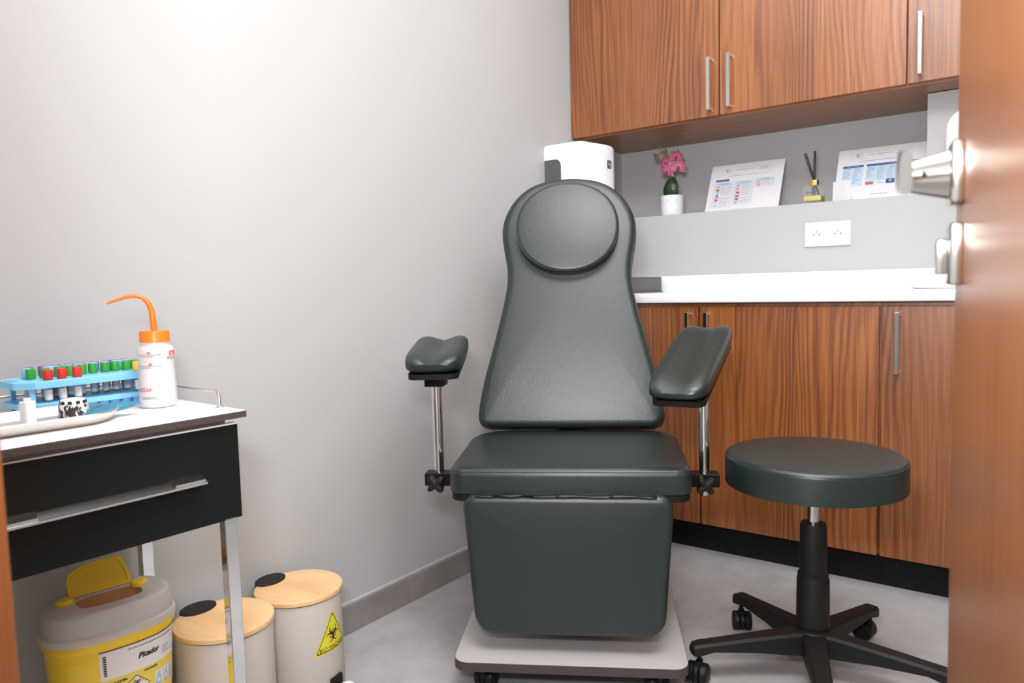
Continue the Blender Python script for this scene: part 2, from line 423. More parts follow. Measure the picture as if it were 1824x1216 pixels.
def biohazard(sz):
    """three open crescents and a broken ring, centred, about 2*sz tall"""
    geos = []
    for k in range(3):
        a = R(90+120*k); d = Vector((math.cos(a), math.sin(a))); c = d*0.50*sz
        vs = []; fs = []; n = 22
        for i in range(n+1):
            t = -2.55+5.1*i/n
            th = a+PI+t; dirv = Vector((math.cos(th), math.sin(th)))
            ro = 0.50*sz; w = (0.20*max(0.0, math.cos(t*0.60))**1.3+0.008)*sz
            vs += [tuple(c+dirv*ro), tuple(c+dirv*(ro-w))]
        for i in range(n): fs.append((2*i, 2*i+1, 2*i+3, 2*i+2))
        geos.append((vs, fs))
        vs = []; fs = []; n = 10
        for i in range(n+1):
            th = a+PI/3*0+R(-32+64*i/n)
            vs += [(0.47*sz*math.cos(th), 0.47*sz*math.sin(th)), (0.37*sz*math.cos(th), 0.37*sz*math.sin(th))]
        for i in range(n): fs.append((2*i, 2*i+1, 2*i+3, 2*i+2))
        geos.append((vs, fs))
    return geos

# ------------------------------------------------------------------ the room shell
XW = -1.644; XR = 0.60; YB = 3.09; YL = 2.80; ZC = 2.62
b = B(); box(b, -1.80, 0.75, -0.60, 3.30, -0.08, 0.0); struct('floor', b, M_floor)
b = B(); box(b, -1.80, 0.75, 0.0, 3.30, ZC, ZC+0.08); struct('ceiling', b, M_ceil)
b = B(); box(b, XW-0.12, XW, 0.03, 3.25, 0, ZC); struct('wall_left', b, M_wall)
b = B(); box(b, XR, XR+0.12, 0.03, 3.25, 0, ZC); struct('wall_right', b, M_wall)
b = B()
box(b, XW, XR, YL, 3.22, 0, 1.268)                # thick lower wall, its top is the ledge
box(b, XW, XR, YB, 3.22, 1.268, ZC)                         # back of the niche
box(b, -0.361, XR, YL, YB, 1.268, 1.590)                    # pier closing the niche on the right
struct('wall_back', b, M_wall)
b = B()
box(b, XW, -0.69, 0.03, 0.155, 0, ZC); box(b, 0.13, XR, 0.03, 0.155, 0, ZC); box(b, -0.69, 0.13, 0.03, 0.155, 2.12, ZC)
struct('wall_front', b, M_wall)
b = B()
box(b, -0.69, -0.615, 0.02, 0.20, 0, 2.09, 0.003); box(b, -0.69, 0.13, 0.02, 0.20, 2.09, 2.15, 0.003)
struct('trim_1', b, M_jamb)
b = B(); y0 = 0.16
for y1 in (0.62, 1.24, 1.705, 2.115, 2.497):
    box(b, XW, XW+0.009, y0, y1-0.0015, 0, 0.083, 0.0012, 1); y0 = y1
bb = struct('baseboard_left', b, M_tile)
b = B(); box(b, XW, XW+0.0075, 0.16, 2.497, 0.083, 0.094, 0.002, 1)
obj('sealant_strip', b, M_wall, bb)

# ------------------------------------------------------------------ open door on the right
dr = B(); box(dr, 0, 0.72, 0, 0.04, 0.006, 2.07, 0.002, 1)
door = struct('door_1', dr, M_door); door.location = (-0.0769, 0.785, 0); door.rotation_euler = (0, 0, math.atan2(-0.9857, 0.1685))
HX, HZ = 0.055, 1.084
b = B(); box(b, HX-0.026, HX+0.026, -0.010, 0.0005, HZ-0.026, HZ+0.026, 0.003)
hd = obj('door_handle', b, M_nickel, door)
def yl(prof, x, z, n=24):   # lathe about the Y axis
    rings = [[(x+r*math.cos(2*PI*i/n), y, z+r*math.sin(2*PI*i/n)) for i in range(n)] for r, y in prof]
    return rings
b = B(); loft(b, yl([(0.0205, -0.010), (0.0195, -0.014), (0.014, -0.036), (0.0125, -0.045)], HX, HZ)); obj('neck', b, M_nickel, hd)
b = B(); path = [(HX-0.012, -0.045), (HX+0.0, -0.046), (HX+0.04, -0.046), (HX+0.08, -0.046), (HX+0.118, -0.044)]
rings = []
for i, (x, y) in enumerate(path):
    hh = (0.008, 0.013, 0.016, 0.0165, 0.0155)[i]; zz = HZ - (0, 0.0, 0.002, 0.005, 0.010)[i]
    rings.append([(x + (0.30*hh*(abs(s)**0.6)*math.copysign(1, s) if i == 4 else 0), y+0.0042*(abs(c)**0.6)*math.copysign(1, c), zz+hh*(abs(s)**0.6)*math.copysign(1, s)) for c, s in [(math.cos(2*PI*k/20), math.sin(2*PI*k/20)) for k in range(20)]])
loft(b, rings); obj('lever', b, M_nickel, hd)
b = B(); loft(b, yl([(0.0022, -0.0305), (0.0022, -0.0275)], HX+0.0165, HZ, 12)); obj('grub_screw', b, M_black, hd)
b = B(); box(b, HX-0.026, HX+0.026, -0.010, 0.0005, 1.0165-0.026, 1.0165+0.026, 0.003); es = obj('lock_escutcheon', b, M_nickel, door)
b = B(); box(b, HX-0.008, HX+0.008, -0.019, -0.010, 1.0165-0.017, 1.0165+0.013, 0.002); obj('thumb_turn', b, M_nickel, es)
b = B(); box(b, -0.0008, 0.001, 0.009, 0.031, 0.95, 1.17, 0.0004, 1); obj('latch_plate', b, M_steel, door)

# ------------------------------------------------------------------ wall cabinets and base cabinets
def bar_handle(parent, x, y, z0, z1, w=0.013):
    b = B(); box(b, x-w/2, x+w/2, y-0.031, y-0.021, z0, z1, 0.0012, 1)
    for z in (z0, z1-0.010): box(b, x-w/2, x+w/2, y-0.022, y+0.0005, z, z+0.010, 0.0008, 1)
    return obj('handle', b, M_nickel, parent)
def cabinet(name, label, cat, x0, x1, yf, yb, z0, z1, doors, hz, carc_z0=None, kick=False, group=None):
    t = thing(name, label, cat, (0.5*(x0+x1), 0.5*(yf+yb), z0 if not kick else 0), 0, group)
    ox, oy, oz = t.location
    cz = z0 if carc_z0 is None else carc_z0
    b = B(); box(b, x0-ox, x1-ox, yf+0.020-oy, yb-oy, cz-oz, z1-oz); obj('carcass', b, M_wood_u if not kick else M_wood, t)
    for dx0, dx1, hx in doors:
        b = B(); box(b, dx0-ox, dx1-ox, yf-oy, yf+0.018-oy, z0-oz, z1-oz - (0.012 if kick else 0), 0.0012, 1)
        d = obj('door', b, M_wood, t)
        bar_handle(d, hx-ox, yf-oy, hz[0]-oz, hz[1]-oz)
    if kick:
        b = B(); box(b, x0-ox, x1-ox, yf+0.062-oy, yf+0.078-oy, 0, z0-oz+0.002); obj('toe_kick', b, M_tick, t)
    return t
cabinet('wall_cabinet', 'wide double-door wood wall cabinet over the niche, running to the left wall', 'cabinet', -1.642, -0.4001, 2.65, 3.085, 1.599, 2.40,
        [(-1.640, -1.0095, -1.041), (-1.0065, -0.4025, -0.967)], (1.617, 1.806), carc_z0=1.592)
cabinet('wall_cabinet', 'wood wall cabinet cut off by the open door, single door with handle on its left', 'cabinet', -0.3999, 0.598, 2.65, 3.085, 1.599, 2.40,
        [(-0.3988, 0.598, -0.362)], (1.617, 1.806), carc_z0=1.592)
cabinet('base_cabinet', 'double-door wood base cabinet behind the green chair, below the worktop', 'cabinet', -1.642, -0.4405, 2.50, 2.795, 0.115, 0.919,
        [(-1.640, -1.0335, -1.066), (-1.0255, -0.4445, -0.996)], (0.698, 0.888), kick=True)
cabinet('base_cabinet', 'wood base cabinet behind the round stool, partly hidden by the open door', 'cabinet', -0.4395, 0.598, 2.50, 2.795, 0.115, 0.919,
        [(-0.4365, 0.0795, -0.392), (0.0875, 0.596, 0.125)], (0.698, 0.888), kick=True)
t = thing('worktop', 'long white worktop with low backsplash along the back wall', 'worktop', (-0.52, 2.64, 0.920))
b = B(); box(b, -1.122, 1.118, -0.163, 0.159, 0.001, 0.037, 0.004, 3); obj('slab', b, M_counter, t)
b = B(); box(b, -1.122, 1.118, 0.139, 0.159, 0.0365, 0.101, 0.002, 2); obj('backsplash', b, M_counter, t)
t = thing('wash_basin', 'shallow white basin on the worktop beside the open door', 'basin', (-0.215, 2.63, 0.957))
b = B(); o1 = ellipse(0.165, 0.125, 48, 2.6)
loft(b, [[(x*f, y*f, z) for x, y in o1] for f, z in ((0.90, 0.0), (0.97, 0.004), (1.0, 0.010), (0.99, 0.014), (0.95, 0.0145), (0.90, 0.011), (0.80, 0.005), (0.3, 0.003))])
obj('bowl', b, M_counter, t)
b = B(); lathe(b, [(0.018, 0.0025), (0.018, 0.0048), (0.012, 0.0052)], (0, 0, 0), 20); obj('drain', b, M_chrome, t)

# grey box on the worktop
t = thing('storage_box', 'low dark grey box on the white worktop behind the chair back', 'box', (-1.41, 2.635, 0.957))
b = B(); box(b, -0.11, 0.112, -0.132, 0.132, 0.004, 0.062, 0.002); obj('body', b, M_darkgrey, t)
b = B(); box(b, -0.114, 0.117, -0.136, 0.136, 0.0, 0.0045, 0.001, 1); obj('base_flange', b, M_darkgrey, t)

# paper towel dispenser on the left wall
t = thing('paper_dispenser', 'white paper towel dispenser on the left wall behind the chair headrest', 'dispenser', (XW, 2.585, 1.19))
def disp_outline(off=0.0, n=10):
    pts = [(0, -0.137-off), (0.125, -0.137-off)]
    for k in range(1, n+1):
        a = R(-90+78*k/n); pts.append((0.125+(0.052+off)*math.cos(a), -0.085+(0.052+off)*math.sin(a)))
    for k in range(1, 9):
        f = k/8; pts.append((0.176+off+0.022*math.sin(PI*f*0.62), -0.074+0.14*f))
    pts += [(0.188+off, 0.088), (0.172+off, 0.107), (0.15, 0.112+off), (0, 0.112+off)]
    return pts
b = B(); cushion(b, disp_outline(), 0, 0.356, 0.014, 0.004, 0.0); body = obj('housing', b, M_whiteplastic, t)
b = B(); o1 = [(0.001, 0.02), (0.077, 0.02), (0.077, 0.270), (0.074, 0.283), (0.066, 0.292), (0.054, 0.296), (0.001, 0.296)]
f1 = [(x, -0.1382, z) for x, z in o1]; f2 = [(x, -0.130, z) for x, z in o1]; loft(b, [f1, f2]); obj('level_window', b, M_window, body)
def dface(x, y, e):
    u = x-0.058; f = (u+0.074)/0.14; return (0.176+0.022*math.sin(PI*min(max(f, 0), 1)*0.62)+e, u, y+0.010)
b = B(); put(b, fillgeo(rrect(0.032, 0.033, 0.004, 4, 0.088, 0.268), 3), lambda x, y: dface(x, y, 0.0008))
lg = obj('logo_plate', b, M_window, body)
b = B()
for pts in ([(0.080, 0.266), (0.082, 0.274), (0.088, 0.279)], [(0.084, 0.263), (0.088, 0.270), (0.091, 0.265), (0.093, 0.271)], [(0.097, 0.268), (0.095, 0.260), (0.089, 0.256)]):
    for (xa, ya), (xb, yb) in zip(pts[:-1], pts[1:]):
        d = Vector((xb-xa, yb-ya)).normalized()*0.0009; nn = Vector((-d.y, d.x))
        put(b, ([(xa+nn.x, ya+nn.y), (xa-nn.x, ya-nn.y), (xb-nn.x, yb-nn.y), (xb+nn.x, yb+nn.y)], [(0, 1, 2, 3)]), lambda x, y: dface(x, y, 0.0014))
obj('logo', b, M_label, lg)

# white dispenser on the pier, mostly behind the open door
t = thing('soap_dispenser', 'white rounded dispenser on the pier behind the door handle', 'dispenser', (-0.20, YL, 1.29))
b = B(); cushion(b, rrect(0.20, 0.225, 0.06, 8, 0, 0.1125), 0, 0.09, 0.02, 0.002, 0.004, Matrix.Rotation(PI/2, 4, 'X')); obj('housing', b, M_whiteplastic, t)

# double wall socket
t = thing('wall_socket', 'white double power socket on the wall above the worktop', 'socket', (-0.668, YL, 1.111))
RX = Matrix.Rotation(PI/2, 4, 'X')
b = B(); cushion(b, rrect(0.154, 0.085, 0.003, 3, 0, 0.0425), 0, 0.009, 0.002, 0.0, 0.0, RX); pl = obj('cover_plate', b, M_socket, t)
for sx in (-0.0365, 0.0355):
    b = B(); n = 32
    rings = [[(sx+r*math.cos(2*PI*i/n), y, 0.0425+r*math.sin(2*PI*i/n)) for i in range(n)] for r, y in ((0.0265, -0.0085), (0.0265, -0.0105), (0.0255, -0.011), (0.0205, -0.011), (0.0200, -0.0095), (0.0190, -0.0093))]
    loft(b, rings); so = obj('outlet', b, M_socket, pl)
    b = B()
    for dx, dz, r in ((-0.0095, -0.001, 0.0024), (0.0095, -0.001, 0.0024)):
        loft(b, [[(sx+dx+r*math.cos(2*PI*i/12), y, 0.0425+dz+r*math.sin(2*PI*i/12)) for i in range(12)] for y in (-0.0092, -0.0096)])
    obj('pin_hole', b, M_hole, so)
    b = B(); r = 0.0024
    loft(b, [[(sx+r*math.cos(2*PI*i/12), y, 0.0425+0.009+r*math.sin(2*PI*i/12)) for i in range(12)] for y in (-0.0092, -0.013)]); obj('earth_pin', b, M_nickel, so)

# ------------------------------------------------------------------ things in the niche
t = thing('potted_orchid', 'pink artificial orchid in a white speckled pot on the niche ledge', 'plant', (-1.309, 2.90, 1.268))
b = B(); lathe(b, [(0.034, 0), (0.042, 0.003), (0.0465, 0.012), (0.0475, 0.03), (0.0475, 0.082), (0.046, 0.087), (0.043, 0.087), (0.042, 0.080), (0.042, 0.074)], n=40); pot = obj('pot', b, M_pot, t)
b = B(); lathe(b, [(0.0418, 0.072), (0.0418, 0.076), (0.02, 0.079)], n=24); obj('soil', b, M_soil, pot)
b = B(); rings = []
for k in range(13):
    f = k/12; w = 0.033*math.sqrt(max(0.02, 1-((f-0.40)/0.62)**2)); z = 0.070+0.092*f
    cxk = 0.002+0.010*f*f-0.016*max(0, f-0.6)
    rings.append([(cxk+w*math.cos(a), -0.018-0.014*math.sin(PI*f)+0.2*w*math.sin(a)+0.010*math.cos(a)**2, z) for a in [2*PI*i/16 for i in range(16)]])
loft(b, rings); obj('leaf', b, M_leaf, t)
b = B(); tube(b, smooth_path([(0.0, 0, 0.07), (0.006, 0.0, 0.15), (0.010, -0.01, 0.20), (-0.004, -0.012, 0.245), (-0.035, -0.01, 0.268), (-0.062, -0.008, 0.262)]), 0.0018, 8)
tube(b, smooth_path([(-0.035, -0.01, 0.268), (-0.047, -0.01, 0.285)]), 0.0013, 6); tube(b, smooth_path([(-0.02, -0.01, 0.262), (-0.022, -0.012, 0.272)]), 0.0013, 6)
obj('stem', b, M_stem, t)
for c, r, sc in (((-0.064, -0.008, 0.252), 0.0105, (0.9, 0.9, 1.1)), ((-0.047, -0.01, 0.290), 0.007, (0.8, 0.8, 1.3)), ((-0.0225, -0.012, 0.2725), 0.0095, (0.9, 0.9, 1.0)), ((-0.074, -0.006, 0.266), 0.007, (1.1, 0.8, 0.8))):
    b = B(); sphere(b, c, r, sc, 8); obj('bud', b, M_bud, t)
def flower(c, r, facing, roll):
    z = Vector(facing).normalized(); x = z.cross(Vector((0, 0, 1))).normalized(); y = z.cross(x)*-1
    q = Matrix((x, y, z)).transposed() @ Matrix.Rotation(roll, 3, 'Z')
    b = B(); lay = b.verts.layers.float.new('edge')
    for a, L, W in ((90, 1.0, 0.52), (-25, 1.02, 0.62), (205, 1.02, 0.62), (150, 0.95, 0.80), (30, 0.95, 0.80)):
        ca, sa = math.cos(R(a)), math.sin(R(a)); nu, nv = 8, 6; g = []
        for i in range(nu+1):
            row = []
            f = i/nu; w = W*math.sin(PI*min(1, 0.10+f*0.9))**0.7*(0.5 if i == nu else 1)*0.5 if i < nu else 0.05
            for j in range(nv+1):
                v = -1+2*j/nv; px, py = f*L, v*w; pz = 0.16*math.sin(f*2.4)-0.20*f*f-0.12*v*v*f + (0.03 if a in (150, 30) else 0.0)
                for th in ((0,),):
                    p = Vector((ca*px-sa*py, sa*px+ca*py, pz))*r
                vert = b.verts.new(Vector(c)+q @ p); vert[lay] = max(f**2*0.98 if f > 0.15 else 0.0, 0.98*abs(v)**3 if f > 0.2 else 0); row.append(vert)
            g.append(row)
        for i in range(nu):
            for j in range(nv): b.faces.new((g[i][j], g[i+1][j], g[i+1][j+1], g[i][j+1]))
    bmesh.ops.solidify(b, geom=b.faces[:], thickness=0.0006)
    o = obj('flower', b, M_petal, t, 60)
    b = B(); sphere(b, Vector(c)+q @ Vector((0, -0.14*r, 0.16*r)), 0.24*r, (0.8, 1.0, 0.9), 8, q); obj('lip', b, M_lip, o)
for c, r, fa, ro in (((0.030, -0.020, 0.243), 0.033, (0.5, -0.9, 0.2), 0.3), ((-0.012, -0.030, 0.222), 0.036, (-0.25, -1, 0.05), -0.25), ((0.040, -0.024, 0.200), 0.036, (0.55, -0.9, -0.1), 0.15),
                     ((-0.004, -0.034, 0.188), 0.034, (-0.1, -1, -0.35), 0.5), ((-0.030, -0.012, 0.215), 0.028, (-0.8, -0.7, 0.0), 0.0)):
    flower(c, r, fa, ro)

def sheet(name, label, x0, y0, kind):
    W, H = 0.292, 0.216
    t = thing(name, label, 'sheet', (x0+W/2, 0.5*(y0+2.965), 1.268))
    yb, yt, zt = y0-t.location.y, 2.965-t.location.y, math.sqrt(H*H-(2.965-y0)**2)
    d = Vector((0, yt-yb, zt)).normalized(); nrm = Vector((0, -d.z, d.y))
    def P(u, v, e=0.0): return Vector((u-W/2, yb, 0.0006))+d*v+nrm*e
    def M(e): return lambda x, y: P(x, y, e)
    b = B(); loft(b, [[P(*p) for p in rrect(W, H, 0.003, 3, W/2, H/2)], [P(*p, 0.0008) for p in rrect(W, H, 0.003, 3, W/2, H/2)]]); pg = obj('page', b, M_paper, t)
    b = B(); box(b, -0.03, 0.03, yt-0.002, yt+0.06, zt*0.55, zt*0.553); zz = zt*0.62
    b.free(); b = B()
    v = [P(W/2-0.03, H*0.75, -0.0008), P(W/2+0.03, H*0.75, -0.0008), Vector((0.03, yt+0.055, 0.0005)), Vector((-0.03, yt+0.055, 0.0005))]
    loft(b, [v, [p+Vector((0, 0.0015, 0.0)) for p in v]]); obj('easel_strut', b, M_label, t)
    rnd = random.Random(kind)
    pbm = B(); pmats = []
    def pr(mt, geo, e=0.0012):
        if mt not in pmats: pmats.append(mt)
        n0 = len(pbm.faces); put(pbm, geo, M(e)); pbm.faces.ensure_lookup_table()
        for k in range(n0, len(pbm.faces)): pbm.faces[k].material_index = pmats.index(mt)
    def words(x0, x1, y, h, mt):
        x = x0
        while x < x1-0.002:
            w = min(rnd.uniform(0.003, 0.010), x1-x); pr(mt, rectgeo(x, x+w, y, y+h)); x += w+0.0016
    def frame(x0, x1, y0, y1, wd, mt):
        pr(mt, rectgeo(x0, x1, y0, y0+wd)); pr(mt, rectgeo(x0, x1, y1-wd, y1)); pr(mt, rectgeo(x0, x0+wd, y0, y1)); pr(mt, rectgeo(x1-wd, x1, y0, y1))
    frame(0.045, 0.243, 0.172, 0.198, 0.0006, M_paleink)
    pr(M_blueink, ringgeo(ellipse(0.0055, 0.005, 18, 2, 0.066, 0.189), ellipse(0.0035, 0.003, 18, 2, 0.066, 0.189))); words(0.074, 0.086, 0.187, 0.005, M_paleblue); words(0.062, 0.086, 0.180, 0.0018, M_lineblue)
    words(0.103, 0.180, 0.187, 0.0017, M_greyink); words(0.136, 0.150, 0.181, 0.0015, M_greyink)
    words(0.197, 0.232, 0.191, 0.0015, M_greyink); words(0.200, 0.228, 0.186, 0.0015, M_greyink); words(0.193, 0.234, 0.181, 0.0018, M_greyink)
    pr(M_lineblue if kind == 1 else M_blueink, rectgeo(0.070, 0.235, 0.1615, 0.1629))
    if kind == 1:
        pr(M_blueink, rectgeo(0.026, 0.080, 0.139, 0.149)); words(0.032, 0.072, 0.143, 0.0016, M_paleblue)
        for cx, rows in ((0.024, (0.012, 0.017, 0.027, 0.019, 0.025)), (0.107, (0.012, 0.018, 0.018, 0.014, 0.013, 0.017)), (0.186, (0.013, 0.013))):
            pr(M_paleblue, rectgeo(cx, cx+0.074, 0.121 if cx < 0.18 else 0.127, 0.134 if cx < 0.18 else 0.139), 0.0010)
            y = 0.121 if cx < 0.18 else 0.127
            words(cx+0.012, cx+0.062, y+0.008, 0.0014, M_greyink); words(cx+0.020, cx+0.055, y+0.004, 0.0014, M_greyink)
            for i, h in enumerate(rows):
                frame(cx, cx+0.074, y-h, y, 0.0008, M_lineblue)
                mt = rnd.choice((M_picred, M_picpink, M_picbrown, M_picpink)) if not (cx < 0.03 and i == 4) else M_picblue
                if cx < 0.03 and i == 2:
                    pr(M_pinkpic, rectgeo(cx+0.008, cx+0.022, y-h+0.003, y-h+0.010)); pr(M_picblue, rectgeo(cx+0.009, cx+0.021, y-h+0.011, y-h+0.018)); pr(M_orangeink, rectgeo(cx+0.013, cx+0.018, y-h+0.018, y-h+0.024))
                elif cx < 0.03 and i == 4:
                    pr(mt, ringgeo(ellipse(0.007, 0.009, 18, 2.6, cx+0.015, y-h/2), ellipse(0.0045, 0.0065, 18, 2.6, cx+0.015, y-h/2+0.002)))
                else: pr(mt, fillgeo(ellipse(0.0085, h*0.28, 14, 2.4, cx+0.015+rnd.uniform(-0.002, 0.002), y-h/2), 1))
                for k in range(1 if h < 0.015 else (3 if h > 0.023 else 2)): words(cx+0.029, cx+0.029+rnd.uniform(0.028, 0.042), y-0.006-0.0055*k, 0.0013, M_greyink)
                y -= h
        words(0.110, 0.160, 0.009, 0.0014, M_paleink)
    else:
        for x0_, x1_ in ((0.020, 0.090), (0.100, 0.272)): pr(M_blueink, rectgeo(x0_, x1_, 0.138, 0.147))
        words(0.036, 0.074, 0.1415, 0.0016, M_paleblue); words(0.170, 0.205, 0.1415, 0.0016, M_paleblue)
        for x0_, x1_, ya in ((0.020, 0.052, 0.090), (0.053, 0.090, 0.060), (0.100, 0.272, 0.060)): pr(M_paleblue, rectgeo(x0_, x1_, ya, 0.138), 0.0010)
        for cx, n_, y_ in ((0.022, 8, 0.132), (0.055, 13, 0.134), (0.102, 9, 0.132), (0.137, 12, 0.132), (0.170, 13, 0.132), (0.205, 12, 0.132), (0.240, 10, 0.132)):
            for k in range(n_): words(cx+(0.004 if k < 2 else 0), cx+rnd.uniform(0.014, 0.028), y_-0.0051*k, 0.0013, M_greyink)
        pr(M_picred, rectgeo(0.101, 0.127, 0.062, 0.074)); pr(M_paper, rectgeo(0.134, 0.164, 0.061, 0.076)); pr(M_picnavy, rectgeo(0.168, 0.195, 0.062, 0.079)); pr(M_picbrown, rectgeo(0.202, 0.230, 0.062, 0.079))
        pr(M_picblue, fillgeo(ellipse(0.006, 0.005, 14, 2, 0.182, 0.072), 1), 0.0014); words(0.140, 0.160, 0.066, 0.003, M_greyink)
        words(0.122, 0.178, 0.022, 0.0022, M_greyink)
    po = obj('print', pbm, pmats[0], pg)
    for mt in pmats[1:]: po.data.materials.append(mt)
    return t
sheet('laminated_sheet', 'laminated instruction sheet leaning in the niche between orchid and reed diffuser', -1.156, 2.872, 1)
sheet('laminated_sheet', 'laminated sheet with two dark blue table headers, right of the reed diffuser', -0.668, 2.872, 2)
# wavy white piece with an irregular outline, before the right sheet
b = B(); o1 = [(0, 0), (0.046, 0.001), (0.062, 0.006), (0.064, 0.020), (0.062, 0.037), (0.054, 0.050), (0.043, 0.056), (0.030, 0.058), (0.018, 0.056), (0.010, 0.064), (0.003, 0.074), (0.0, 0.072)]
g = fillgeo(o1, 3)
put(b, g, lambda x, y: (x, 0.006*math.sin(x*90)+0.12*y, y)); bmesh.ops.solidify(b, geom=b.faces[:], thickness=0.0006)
sc = tag(obj('white_piece', b, M_mattewhite), 'irregular white piece at the lower left of the sheet with blue headers', 'paper'); sc.location = (-0.664, 2.845, 1.2685)

t = thing('reed_diffuser', 'square glass reed diffuser with gold collar, yellow oil and black reeds', 'diffuser', (-0.741, 2.90, 1.268))
b = B(); cushion(b, rrect(0.066, 0.066, 0.006, 4), 0.0, 0.072, 0.004, 0.003); gl = obj('bottle', b, M_glass, t)
b = B(); box(b, -0.030, 0.030, -0.030, 0.030, 0.0145, 0.033, 0.003); obj('oil', b, M_oil, t)
b = B(); cushion(b, ellipse(0.0165, 0.0165, 8), 0.0725, 0.0925, 0.001, 0.0); obj('collar', b, M_gold, t, 20)
for p0, p1 in (((0.022, 0.004, 0.016), (-0.036, -0.002, 0.194)), ((0.024, 0.000, 0.016), (-0.031, 0.004, 0.196)), ((-0.006, -0.004, 0.016), (0.001, -0.002, 0.198)), ((-0.001, 0.005, 0.016), (0.004, 0.003, 0.199))):
    b = B(); tube(b, [p0, p1], 0.0021, 8); obj('reed', b, M_reed, t)
b = B(); put(b, ringgeo(ellipse(0.0048, 0.0048, 18, 2, -0.016, 0.045), ellipse(0.0038, 0.0038, 18, 2, -0.016, 0.045)), lambda x, y: (x, -0.0336, y))
put(b, ringgeo(ellipse(0.0026, 0.0026, 14, 2, -0.016, 0.045), ellipse(0.0018, 0.0018, 14, 2, -0.016, 0.045)), lambda x, y: (x, -0.0336, y))
for x in (-0.008, -0.003, 0.008, 0.013): put(b, rectgeo(x, x+0.003, 0.043, 0.047), lambda x, y: (x, -0.0336, y))
obj('logo', b, M_ink, gl)

# ------------------------------------------------------------------ treatment chair
CH = thing('treatment_chair', 'dark green reclining blood-draw chair with round headrest and padded armrests', 'chair', (-0.919, 1.4255, 0), R(30))
def plan(m_z0, rt, rb): pass
b = B(); base_o = rrect(0.566, 0.60, [0.035, 0.10, 0.10, 0.035], 8, 0, 0.30)
cushion(b, base_o, 0.068, 0.0905, 0.0006, 0.0, 0); bp = obj('base_plate', b, M_plate, CH)
b = B(); r1 = offset_poly(base_o, -0.0010)
loft(b, [[(p.x, p.y, z) for p in r1] for z in (0.0665, 0.0885)], True, True); obj('edge_band', b, M_edgebrown, bp)
def caster(parent, x, y, rz, s=1.0, top=0.066, m=None):
    """twin-wheel caster standing on z=0"""
    m = m or M_black
    b = B(); ca, sa = math.cos(rz), math.sin(rz)
    def T(px, py, pz): return (x+ca*px-sa*py, y+sa*px+ca*py, pz)
    r = 0.026*s
    rings = [[T(ox+0.02*s*0, 0, 0)] for ox in ()]
    box_m = Matrix.Translation((x, y, 0)) @ Matrix.Rotation(rz, 4, 'Z')
    tube(b, [T(0, 0, r), T(0, 0, top)], 0.006*s, 10)
    n = 14; hood = []
    for yy, rr in ((-0.006*s, 0.75), (-0.005*s, 1.0), (0.005*s, 1.0), (0.006*s, 0.75)):
        hood.append([T(0.014*s+rr*r*0.98*math.cos(2*PI*i/n), yy, r+rr*r*0.98*math.sin(2*PI*i/n)) for i in range(n)])
    loft(b, hood)
    box(b, -0.010*s, 0.022*s, -0.008*s, 0.008*s, r+0.002, 2*r-0.002+0.004, 0.003*s, 2, box_m)
    c = obj('caster', b, m, parent)
    for sgn in (-1, 1):
        b = B(); rr_ = []
        for f, yy in ((0.80, 0.006), (1.0, 0.009), (1.0, 0.021), (0.88, 0.0255), (0.45, 0.0275)):
            rr_.append([T(0.014*s+f*r*math.cos(2*PI*i/24), sgn*yy*s, r+f*r*math.sin(2*PI*i/24)) for i in range(24)])
        loft(b, rr_); obj('wheel', b, m, c)
    return c
for sx, sy in ((-0.215, 0.045), (0.215, 0.045), (-0.20, 0.54), (0.20, 0.54)): caster(CH, sx, sy, R(70 if sx < 0 else 110), 0.95)
b = B(); box(b, -0.13, 0.13, 0.17, 0.47, 0.0905, 0.43, 0.02, 3); obj('lift_column', b, M_blackmetal, CH)
seat_o = [Vector(p) for p in rrect(0.590, 0.495, [0.035, 0.11, 0.11, 0.035], 8, 0.004, 0.3075)]
seat_o = [Vector((p.x*(1+0.045*math.sin(PI*min(max((p.y-0.06)/0.49, 0), 1))), p.y - 0.012*max(0, 1-(p.x/0.28)**2)*(1 if p.y < 0.2 else 0))) for p in seat_o]
b = B(); cushion(b, seat_o, 0.490, 0.553, 0.021, 0.020, 0.006, None, 7); st = obj('seat', b, M_leather, CH, 50)
b = B(); ring = [(p.x, p.y, 0.5445) for p in offset_poly(seat_o, 0.0042)]
tube(b, ring+[ring[0]], 0.0016, 6); obj('piping', b, M_leather, st)
b = B(); cushion(b, offset_poly(seat_o, 0.004), 0.470, 0.4895, 0.002, 0.006); obj('seat_board', b, M_board, CH)
b = B(); box(b, -0.16, 0.16, 0.14, 0.50, 0.43, 0.470, 0.006); obj('seat_frame', b, M_blackmetal, CH)
# backrest
th = math.atan2(0.22, 0.78)
ML = Matrix.Translation((-0.006, 0.505, 0.566)) @ Matrix.Rotation(-th, 4, 'X') @ Matrix(((1, 0, 0, 0), (0, 0, -1, 0), (0, 1, 0, 0), (0, 0, 0, 1)))
hw = [(0.0, 0.245), (0.006, 0.268), (0.018, 0.280), (0.045, 0.284), (0.107, 0.275), (0.17, 0.262), (0.23, 0.246), (0.30, 0.229), (0.36, 0.215), (0.42, 0.203), (0.47, 0.1965), (0.515, 0.198), (0.56, 0.206), (0.605, 0.213), (0.64, 0.214), (0.67, 0.209),
      (0.70, 0.198), (0.73, 0.181), (0.755, 0.160), (0.775, 0.136), (0.79, 0.108), (0.80, 0.076), (0.806, 0.040)]
bo = [Vector((w, s)) for s, w in hw] + [Vector((0, 0.808))] + [Vector((-w, s)) for s, w in hw[::-1]]
bk = smooth_path([(p.x, p.y, 0) for p in bo], 2); bo = [Vector((p.x, p.y)) for p in bk]
b = B(); cushion(b, bo, -0.052, 0.006, 0.024, 0.010, 0.004, ML, 7, 6); bkr = obj('backrest', b, M_leather, CH, 50)
